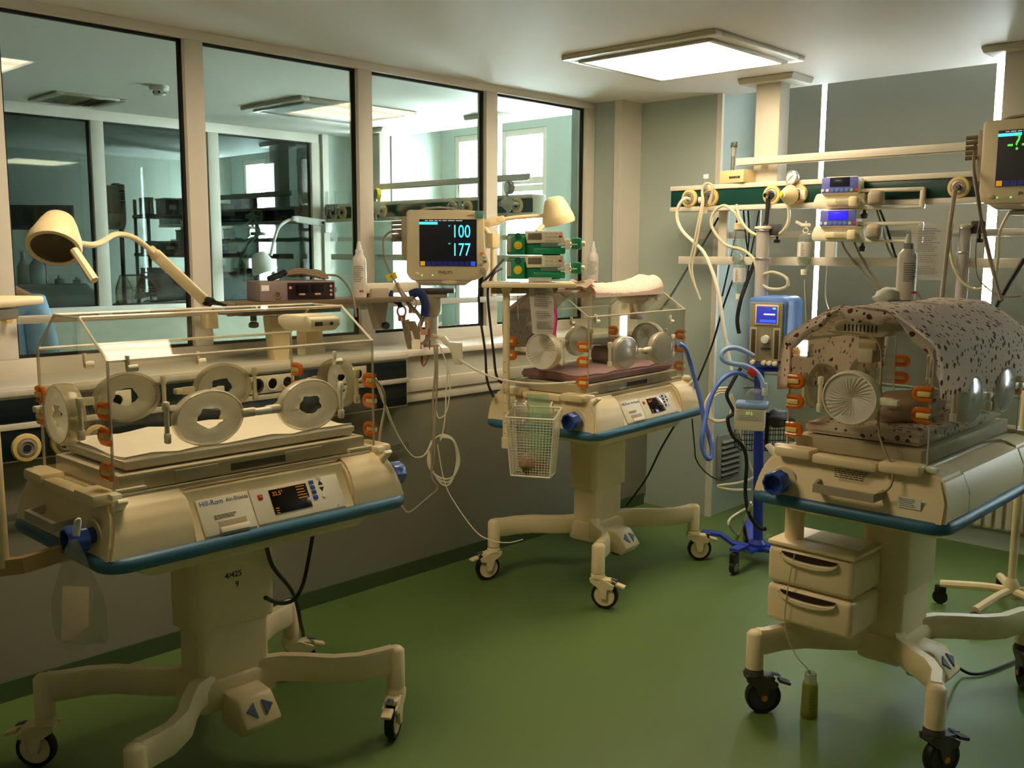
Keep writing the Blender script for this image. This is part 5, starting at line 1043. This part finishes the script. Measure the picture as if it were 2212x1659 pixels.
drape(I3, 'cotton_drape', 'cotton cloth with brown spots draped over the hood of the far-right incubator', 'cloth', [(-.262, 1.17), (-.258, 1.30), (-.252, 1.368), (-.16, 1.43), (-.07, 1.480), (.10, 1.480), (.18, 1.432), (.258, 1.372), (.268, 1.29), (.272, 1.19)], -.44, .475, PRINTB, seed=4, ragged=.022)
drape(I3, 'drape_flap', 'turned-down edge of the brown-spotted cloth over the hood end', 'cloth', [(-.255, 1.352), (-.165, 1.415), (-.075, 1.468), (.105, 1.468), (.185, 1.42), (.25, 1.37)], .456, .464, PRINTB, nu=2, seed=9)
bpy.data.objects.remove(bpy.data.objects['drape_flap'])
fl_ = MB().grid(lambda i, j: Vector((.462+.012*math.sin(PI*j), -.245+.49*i, (1.478 if .36 < i < .70 else 1.478-.105*((.36-i)/.36 if i < .36 else (i-.70)/.30))-(.035+.014*math.sin(14*i)+.01*math.sin(31*i))*j)), 30, 4, .004).build('drape_edge', PRINTB)
fl_.location = I3.location; fl_.rotation_euler = I3.rotation_euler; tag(fl_, 'ragged hem of brown-spotted cloth hanging over the hood end', 'cloth')
drape(I2, 'cotton_drape', 'grey-flecked cotton cloth hanging behind the hood beside the monitor', 'cloth', [(-.02, 1.478), (.09, 1.480), (.175, 1.436), (.252, 1.37), (.262, 1.25), (.262, 1.12)], -.455, -.02, PRINTG, seed=6, ragged=.02)
def towel(inc, label, u0, u1, v0, v1, z, h, mt, name='folded_towel'):
    t = bmesh.new(); bmesh.ops.create_cube(t, size=1); bmesh.ops.subdivide_edges(t, edges=t.edges[:], cuts=11, use_grid_fill=True)
    for v in t.verts:
        x, y, zz = v.co*2; uu = (x+1)/2; top = h*(.75+.25*math.sin(3+4*uu)+.35*max(0, uu-.8)/.2)+.004*math.sin(17*x+5*y)
        prof_y = (v0+v1)/2+y*(v1-v0)/2
        zb = z-max(0, (-.075-prof_y))*.66
        v.co = Vector((u0+(u1-u0)*uu+.01*math.sin(6*y), prof_y, zb+(.5+zz/2)*top*(1-.35*max(abs(y), 0)**6)))
    o = MB()._merge(t).build(name, mt, ang=80); o.location = inc.location; o.rotation_euler = inc.rotation_euler; return tag(o, label, 'towel')
towel(I2, 'folded pink-flecked towel lying along the hood top beside the monitor', -.24, .40, -.13, .05, 1.474, .05, PRINTP)
cr = MB().grid(lambda i, j: Vector((-.30+.10*i, -.11+.14*j, 1.486+.035*i*math.sin(PI*i*.9)+.008*math.sin(7*j)+.05*max(0, i-.6)-.0*j)), 8, 6, .005).build('cloth_corner', PRINTP); cr.location = I2.location; cr.rotation_euler = I2.rotation_euler; tag(cr, 'turned-up corner of cloth at the end of the folded towel', 'cloth')
rl = thing('rolled_towel', 'small rolled towel lying inside the incubator beside the monitor', 'towel', local(I2, (.10, .02, 1.13)), I2.rotation_euler.z)
sp_ = [( .008+.0042*k*.45, k*.45) for k in range(34)]
MB().prism([(r*math.cos(a), r*math.sin(a)) for r, a in sp_]+[((r-.004)*math.cos(a), (r-.004)*math.sin(a)) for r, a in reversed(sp_)], 'y', -.07, .07).build('roll', mat('mauve_towel', 'A88C8C', .9), rl)
crumple('swaddled pale bundle inside the draped incubator', 'cloth_bundle', 'cloth', local(I3, (.16, .03, 1.125)), (.15, .09, .055), mat('blush_cloth', 'D8B8A8', .9), 11, 0, .15)
crumple('maroon crumpled cloth beside the pale bundle in the draped incubator', 'cloth_bundle', 'cloth', local(I3, (.0, .05, 1.12)), (.09, .08, .06), PRINTB, 12, 0, .2)
tube3 = [(.462, -.10, 1.40), (.455, .06, 1.38), (.46, .085, 1.25), (.47, .09, 1.10), (.49, .13, 1.02), (.50, .155, .99), (.525, .16, .93), (.53, .12, .90), (.53, .085, .88)]
lead_thing('sensor_cable', 'beige probe lead running down the end of the draped incubator', 'cable', [local(I3, p) for p in tube3], .004, mat('beige_lead', 'A08C68', .5))
lb3 = thing('rating_label', 'white serial label on the end of the draped incubator', 'label', local(I3, (.506, .215, .885)), PI/2+PI); 
bx('plate', (0, 0, 0), (.07, .002, .035), PAPER, lb3); lines('print', .06, .028, 5, (0, -.0015, 0), FRONT, mat('grey_ink', '6A6A66', .6), lb3, 8, .3)
wl = thing('warning_label', 'printed warning notice with yellow triangle above the end handle', 'label', local(I3, (.5, .02, .945)), -PI/2); 
lines('print', .11, .034, 5, (0, .0, -.003), FRONT, INK, wl, 15, .4); MB().poly([(-.012, -.001, .02), (.012, -.001, .02), (0, -.001, .042), (-.012, .002, .02), (.012, .002, .02), (0, .002, .042)], [(0, 1, 2), (5, 4, 3), (0, 3, 4, 1), (1, 4, 5, 2), (2, 5, 3, 0)]).build('triangle', mat('amber_print', 'C88A28', .5), wl)
spray_bottle('white spray bottle standing on the brown-spotted drape', local(I3, (-.03, -.045, 1.489)), .235, .034, False)
crumple('crumpled white cap lying on the brown-spotted drape', 'crumpled_cloth', 'cloth', local(I3, (-.02, -.10, 1.497)), (.075, .05, .035), mat('pale_cap', 'D8DCD4', .9), 21)
# drawer unit below incubator three
dr = thing('drawer_unit', 'cream two-drawer storage unit hung below the draped incubator', 'drawers', (3.105, 1.50, .33))
for k in range(2):
    d_ = MB().box((.12, 0, .07+.142*k), (.235, .325, .138), bev=.022, seg=3).build('drawer', CREAM, dr)
    MB().prism([(.11*math.cos(a), .122+.142*k-.020*math.sin(a)) for a in [n*PI/10 for n in range(11)]]+[(.11*math.cos(a), .120+.142*k-.036*math.sin(a)) for a in [n*PI/10 for n in range(9, 0, -1)]], 'x', -.013, .01, .002, 1).build('pull', CREAM, d_)
    MB().prism([(.105*math.cos(a), .126+.142*k-.022*math.sin(a)) for a in [n*PI/10 for n in range(11)]], 'x', -.002, .004).build('pull_gap', mat('drawer_gap', '2A1610', .8), d_)
MB().box((.12, 0, .292), (.24, .33, .018), bev=.008).build('top', CREAM, dr); MB().cyl((.08, .10, .295), (.08, .10, .475), .034).build('hanger_post', CREAM, dr); MB().box((.17, .06, .44), (.1, .1, .07), bev=.01).build('hanger_block', CREAM, dr)
bx('paper_sheet', (.15, -.04, .304), (.14, .2, .006), PAPER, dr, .001)
fb = thing('glass_bottle', 'small yellowish glass bottle standing on the green floor', 'bottle', (3.136, 1.488, 0))
la('body', [(0, 0), (.028, 0), (.031, .006), (.030, .04), (.028, .12), (.026, .13), (.022, .133)], (0, 0, 0), (0, 0, 1), OILB, fb, 22); la('neck', [(.022, .132), (.021, .165), (.019, .167), (.019, .134)], (0, 0, 0), (0, 0, 1), CUFFC, fb, 18); la('liquid', [(0, .004), (.026, .004), (.026, .11), (0, .11)], (0, 0, 0), (0, 0, 1), clear('pale_oil', 'D8DC98', opac=.15, haze='B8BC68', ior=1.4), fb, 20)
lines('graduation', .02, .07, 6, (-.022, -.021, .075), (PI/2, 0, CAMZ), INK, fb, 4, .15)
lead_thing('thin_lead', 'thin clear line from the drawers down to the glass bottle', 'tube', [(3.095, 1.55, .60), (3.09, 1.57, .45), (3.09, 1.57, .32), (3.10, 1.53, .23), (3.12, 1.50, .19), (3.136, 1.488, .16)], .002, TUBEC)
hose('black cord from the foot pedal trailing along the floor behind the draped incubator', [P(2050, 1410, Z=.15), P(2075, 1445, Z=.03), P(2120, 1455, Z=.01), P(2212, 1420, Z=.01)], .006, BLACK, 'power_cord', 'cable')

# ================================================================== the next room behind the glass
oy2 = [P(x, y, X=4.80).y for x, y in ((722, 453), (741, 452), (827, 449), (978, 443), (1010, 441), (1118, 438))]
gas_beam('white gas beam with dark green panel in the bright room behind the glass', 6.64, 4.36, [P(818, 300, X=4.93).y, P(1058, 300, X=4.93).y], [(y, False) for y in oy2])
def small_flow(label, x, y):
    b = P(x, y, X=4.77); t = thing('flowmeter', label, 'flowmeter', b, 0, 'flowmeters on the beam behind the glass')
    cy('tube', (0, 0, .02), (0, 0, .14), .013, BOTT, t); cy('valve', (0, 0, -.05), (0, 0, .025), .016, CHROME, t); la('knob', [(.016, 0), (.016, .02), (0, .022)], (0, .02, 0), (0, 1, 0), WHITE, t, 12); cy('plug', (0, 0, 0), (.03, -.02, 0), .012, CHROME, t)
small_flow('slim clear flowmeter nearest the far partition behind the glass', 706, 452); small_flow('tall clear flowmeter with grey holder behind the glass', 726, 450); small_flow('clear flowmeter between two outlets above the lit monitor', 993, 444)
def small_reg(label, x, y, mt_, mt2):
    b = P(x, y, X=4.73); t = thing('suction_regulator', label, 'regulator', b, 0, 'suction regulators on the beam behind the glass')
    la('cup', [(0, .05), (.018, .046), (.05, 0), (.05, -.015), (0, -.03)], (0, 0, 0), (-1, .3, 0), FROST, t, 22); la('button', [(.02, .045), (.02, .058), (0, .06)], (0, 0, 0), (-1, .3, 0), mt_, t, 14); cy('stem', (0, 0, 0), (.06, -.05, 0), .012, STEEL, t)
    g = la('gauge', [(0, -.03), (.042, -.03), (.044, 0), (.04, .004), (0, .004)], (0, 0, .105), (-1, .3, 0), mt_ if mt_ is YELL else GREYP, t, 22); la('gauge_face', [(.034, .005), (0, .0055)], (0, 0, .105), (-1, .3, 0), mt2, g, 20, cap=False); cy('neck', (0, 0, .04), (0, 0, .07), .01, STEEL, t); cy('nipple', (0, 0, -.05), (0, 0, -.09), .01, STEEL, t)
small_reg('suction regulator with fat yellow gauge behind the glass', 812, 449, YELL, GREYP); small_reg('grey suction regulator behind the glass above the green pumps', 1096, 440, GREYP, PAPER)
lb = PD(706, 492, 7.75)
exam_lamp('pale examination lamp hanging head-down in the room behind the glass', PD(567, 571, 7.5), -Vector(BU)*.9+Vector(BR)*.3+Vector(BF)*.2, [PD(585, 552, 7.5), PD(592, 520, 7.52), PD(602, 492, 7.55), PD(620, 477, 7.6), PD(636, 473, 7.62)], (PD(638, 473, 7.62), PD(700, 482, 7.75)), lb, 1.15, WHITE, (PD(590, 590, 7.45), PD(600, 602, 7.42)))
cy('mount', (0, 0, 0), Vector((.32, .35, -.02)), .012, GREYP, bpy.data.objects['examination_lamp.002'])
# ---- member of staff in pale blue scrubs, turned away, left arm hanging
pe = thing('person', 'person in pale blue short-sleeved scrubs standing behind the glass at the frame', 'person', (PD(-14, 700, 4.62).x, PD(-14, 700, 4.62).y, 0), CAMZ)
def skin(name, nodes, edges, mt_, par, root=0, sub=2):
    me = bpy.data.meshes.new(name); me.from_pydata([n[0] for n in nodes], edges, []); o = bpy.data.objects.new(name, me); COL.objects.link(o); o.parent = par
    mod = o.modifiers.new('skin', 'SKIN'); mod.use_smooth_shade = True; ss = o.modifiers.new('sub', 'SUBSURF'); ss.levels = sub; ss.render_levels = sub
    for i, n in enumerate(nodes): sv = me.skin_vertices[0].data[i]; sv.radius = (n[1], n[2] if len(n) > 2 else n[1]); sv.use_root = i == root
    me.materials.append(mt_); return o
B_ = [((0, 0, .98), .14, .10), ((0, 0, 1.15), .125, .09), ((0, .01, 1.32), .15, .10), ((0, .01, 1.44), .12, .08), ((0, 0, 1.52), .05, .05), ((0, -.015, 1.62), .075, .09), ((0, -.015, 1.71), .07, .085),
      ((.185, .01, 1.40), .055, .055), ((.215, .02, 1.12), .042, .042), ((.20, -.10, .93), .034, .034), ((.19, -.15, .88), .035, .02), ((-.185, .01, 1.40), .055, .055), ((-.215, .02, 1.12), .042, .042), ((-.19, -.14, .95), .034, .034), ((-.18, -.19, .91), .035, .02),
      ((.09, 0, .88), .09, .09), ((.10, -.01, .48), .06, .06), ((.10, .02, .08), .04, .04), ((.10, -.10, .03), .04, .03), ((-.09, 0, .88), .09, .09), ((-.10, -.01, .48), .06, .06), ((-.10, .02, .08), .04, .04), ((-.10, -.10, .03), .04, .03)]
E_ = [(0, 1), (1, 2), (2, 3), (3, 4), (4, 5), (5, 6), (3, 7), (7, 8), (8, 9), (9, 10), (3, 11), (11, 12), (12, 13), (13, 14), (0, 15), (15, 16), (16, 17), (17, 18), (0, 19), (19, 20), (20, 21), (21, 22)]
body = skin('body', B_, E_, SKIN, pe)
for s in (1, -1):
    for k in range(4): tb('finger', [(s*.19+s*(-.015+.011*k), -.165, .875), (s*.19+s*(-.016+.012*k), -.195, .85-.003*(k % 2)), (s*.19+s*(-.015+.011*k), -.20, .825)], .008, SKIN, body, 6)
    tb('thumb', [(s*.17, -.15, .885), (s*.155, -.175, .87), (s*.155, -.19, .85)], .009, SKIN, body, 6)
tn = skin('scrub_top', [((0, 0, .90), .175, .13), ((0, 0, 1.05), .165, .12), ((0, .01, 1.28), .18, .125), ((0, .01, 1.42), .15, .10), ((.19, .01, 1.40), .075, .075), ((.222, .02, 1.20), .072, .075), ((.228, .02, 1.10), .07, .075), ((-.19, .01, 1.40), .075, .075), ((-.222, .02, 1.20), .072, .075), ((-.228, .02, 1.10), .07, .075)], [(0, 1), (1, 2), (2, 3), (3, 4), (4, 5), (5, 6), (3, 7), (7, 8), (8, 9)], SCRUB, pe)
skin('scrub_trousers', [((0, 0, .95), .16, .12), ((.095, 0, .85), .105, .105), ((.105, -.01, .48), .08, .08), ((.105, .02, .12), .075, .075), ((-.095, 0, .85), .105, .105), ((-.105, -.01, .48), .08, .08), ((-.105, .02, .12), .075, .075)], [(0, 1), (1, 2), (2, 3), (0, 4), (4, 5), (5, 6)], SCRUB, pe)
hr = bmesh.new(); bmesh.ops.create_uvsphere(hr, u_segments=20, v_segments=14, radius=1)
for v_ in hr.verts:
    c = v_.co; low = -.2 if c.y > -.1 else .35
    v_.co = Vector((c.x*.098, c.y*.112+.005, max(c.z, -.75 if c.y > 0 else low)*.11+1.70))
MB()._merge(hr).build('hair', HAIR, pe, ang=90)
for s in (1, -1):
    la('ear', [(0, 0), (.022, .004), (.024, .012), (0, .016)], (s*.085, .0, 1.665), (s, 0, 0), SKIN, body, 12); la('eye', [(0, .0), (.011, .002), (0, .006)], (s*.03, -.102, 1.67), (0, -1, 0), WHITE, body, 10)
    MB().box((s*.105, -.03, .035), (.09, .26, .07), bev=.03).build('shoe', WHITE, pe)
la('nose', [(.014, 0), (.008, .03), (0, .034)], (0, -.10, 1.635), (0, -1, -.2), SKIN, body, 10); bx('mouth', (0, -.103, 1.60), (.04, .008, .01), mat('lips', 'A05A50', .6), body, .003)

# ================================================================== the farthest room, seen through the second partition
IC = PD(395, 640, 7.75)
I4 = incubator('incubator under grey-flecked cloth in the farthest room behind both partitions', (IC.x, IC.y, 0), math.radians(-10), 'disc', 'iris', heads=(1, 2, 3, 0))
drape(I4, 'cotton_drape', 'grey-flecked cloth over the incubator in the farthest room', 'cloth', [(-.262, 1.27), (-.252, 1.368), (-.07, 1.480), (.10, 1.480), (.258, 1.372), (.268, 1.29)], -.30, .46, PRINTG, seed=14)
m3 = monitor('dark back of a patient monitor on a tall pole in the farthest room', PD(262, 488, 8.6), CAMZ+math.radians(125), ['98'], 1.0)
mp3 = thing('monitor_pole', 'dark floor pole carrying the monitor in the farthest room', 'pole', (m3.location.x, m3.location.y, 0)); cy('tube', (0, 0, .02), (0, 0, m3.location.z-.03), .02, DGREY, mp3); la('foot', [(.22, 0), (.22, .015), (.05, .04), (.025, .06)], (0, 0, 0), (0, 0, 1), DGREY, mp3)
gas_beam('dark gas beam in the farthest room seen through two panes', 9.5, 7.1, [8.9, 7.5], [(P(562, 465, X=4.8).y, False), (8.4, False), (9.0, False)])
small_reg('grey suction regulator in the farthest room behind both partitions', 545, 468, GREYP, PAPER)
crumple('green resuscitator bag hanging in the farthest room', 'resuscitator_bag', 'bag', PD(523, 500, 7.9), (.07, .05, .08), mat('teal_bag', '2FA890', .5), 31)
crumple('smaller green mask hanging below the resuscitator bag', 'face_mask', 'mask', PD(527, 538, 7.9), (.06, .045, .06), mat('teal_bag', '2FA890', .5), 32)
for k, (pts, lb_) in enumerate((([(548, 472), (512, 500), (530, 492), (560, 496), (545, 520), (520, 560), (515, 600)], 'pale tube looping from the green resuscitator bag'), ([(552, 472), (560, 505), (535, 520), (518, 545), (530, 575), (528, 610)], 'second pale tube crossing in the farthest room'))):
    lead_thing('milky_tube', lb_, 'tube', [PD(x, y, 7.85) for x, y in pts], .012, TUBEC)
suction_b = thing('glass_flask', 'wide clear flask standing high in the farthest room', 'flask', PD(560, 562, 7.9)); la('flask', [(0, 0), (.10, 0), (.105, .01), (.105, .14), (.07, .2), (.06, .21)], (0, 0, 0), (0, 0, 1), BOTT, suction_b, 22); la('cap', [(.062, .2), (.062, .225), (0, .23)], (0, 0, 0), (0, 0, 1), GREYP, suction_b)
tc_ = thing('equipment_trolley', 'dark equipment trolley crowded with boxes in the farthest room', 'trolley', (PD(430, 600, 8.75).x, PD(430, 600, 8.75).y, 0), math.radians(-10))
for z in (.3, .8, 1.28, 1.62, 1.95): bx('shelf', (0, 0, z), (1.0, .42, .03), DGREY, tc_, .004)
for x in (-.48, .48):
    for y in (-.19, .19): cy('upright', (x, y, .03), (x, y, 2.1), .015, GREYP, tc_)
rndb = random.Random(5); bc = (WHITE, GREYP, DGREY, mat('pink_carton', 'D8A0B8', .6), mat('teal_carton', '5C9C94', .6), CREAM, LBLUE, TAUPE)
tm = Matrix.Translation(tc_.location)@Matrix.Rotation(math.radians(-10), 4, 'Z')
words = ('white', 'grey', 'black', 'pink', 'teal', 'cream', 'blue', 'taupe'); shelfn = {1.295: 'middle', 1.635: 'upper', 1.965: 'top'}
for z in (1.295, 1.635, 1.965):
    x = -.46; used = {}
    while x < .40:
        w_ = rndb.uniform(.07, .17); h_ = rndb.uniform(.08, .24); ci = rndb.choice([i for i in range(8) if i not in used] or [0]); used[ci] = 1
        o = thing('supply_box', f'{words[ci]} supply box on the {shelfn[z]} shelf of the dark trolley', 'box', tm@Vector((x+w_/2, rndb.uniform(-.06, .06), z)), math.radians(-10+rndb.uniform(-12, 12)), 'supply boxes on the dark trolley')
        bx('carton', (0, 0, h_/2), (w_, .2, h_), bc[ci], o, .006); bx('lid', (0, 0, h_+.006), (w_+.006, .206, .014), bc[(ci+3) % 8], o, .003); bx('sticker', (0, -.101, h_*.5), (w_*.5, .002, h_*.3), PAPER, o)
        x += w_+rndb.uniform(.02, .06)
wc = thing('white_cabinet', 'low white rounded cabinet with bottles on it in the farthest room', 'cabinet', (PD(118, 640, 7.35).x, PD(118, 640, 7.35).y, 0), math.radians(-25))
ctop = P(118, 612, Y=wc.location.y).z-.005
MB().prism([(-.29, 0), (.29, 0), (.29, ctop-.07), (.22, ctop), (-.24, ctop), (-.29, ctop-.05)], 'y', -.16, .16, .012).build('body', WHITE, wc); bx('door', (0, -.166, ctop*.45), (.5, .012, ctop*.8), WHITE, wc, .004); cy('door_handle', (.2, -.185, ctop*.5), (.2, -.185, ctop*.62), .006, STEEL, wc)
wm = Matrix.Translation(wc.location)@Matrix.Rotation(math.radians(-25), 4, 'Z')
def flask(label, x, h, r, capm):
    t = thing('storage_bottle', label, 'bottle', wm@Vector((x, 0, ctop+.001)), 0, 'bottles on the white cabinet'); la('body', [(0, 0), (r, 0), (r, h*.55), (r*.35, h*.75), (r*.3, h*.85)], (0, 0, 0), (0, 0, 1), WHITE, t, 18); la('cap', [(r*.36, h*.83), (r*.36, h), (0, h)], (0, 0, 0), (0, 0, 1), capm, t, 14)
flask('slender white bottle at the corner of the white cabinet', -.20, .24, .045, WHITE); flask('wide white bottle with green cap on the white cabinet', -.11, .25, .055, GREEN); flask('short bottle with white cap in the middle of the cabinet', .04, .06, .035, WHITE); flask('squat bottle with grey cap on the white cabinet', .16, .05, .03, GREYP)
dp = thing('display_panel', 'wide dark panel on an orange bracket in the farthest room', 'panel', PD(85, 470, 7.9), CAMZ); bx('panel', (0, 0, 0), (.55, .05, .2), BLACK, dp, .006); bx('panel_face', (0, -.027, 0), (.53, .004, .18), mat('black_glass', '0A0A10', .1), dp); bx('bracket', (-.25, -.01, -.13), (.05, .03, .07), mat('orange_bracket', 'E08A20', .5), dp, .004); cy('mast', (0, .03, -.1), (0, .03, -(PD(85, 470, 7.9).z)+.005), .02, DGREY, dp); la('mast_foot', [(.2, 0), (.2, .012), (.03, .03)], (0, .03, -(PD(85, 470, 7.9).z)), (0, 0, 1), DGREY, dp)
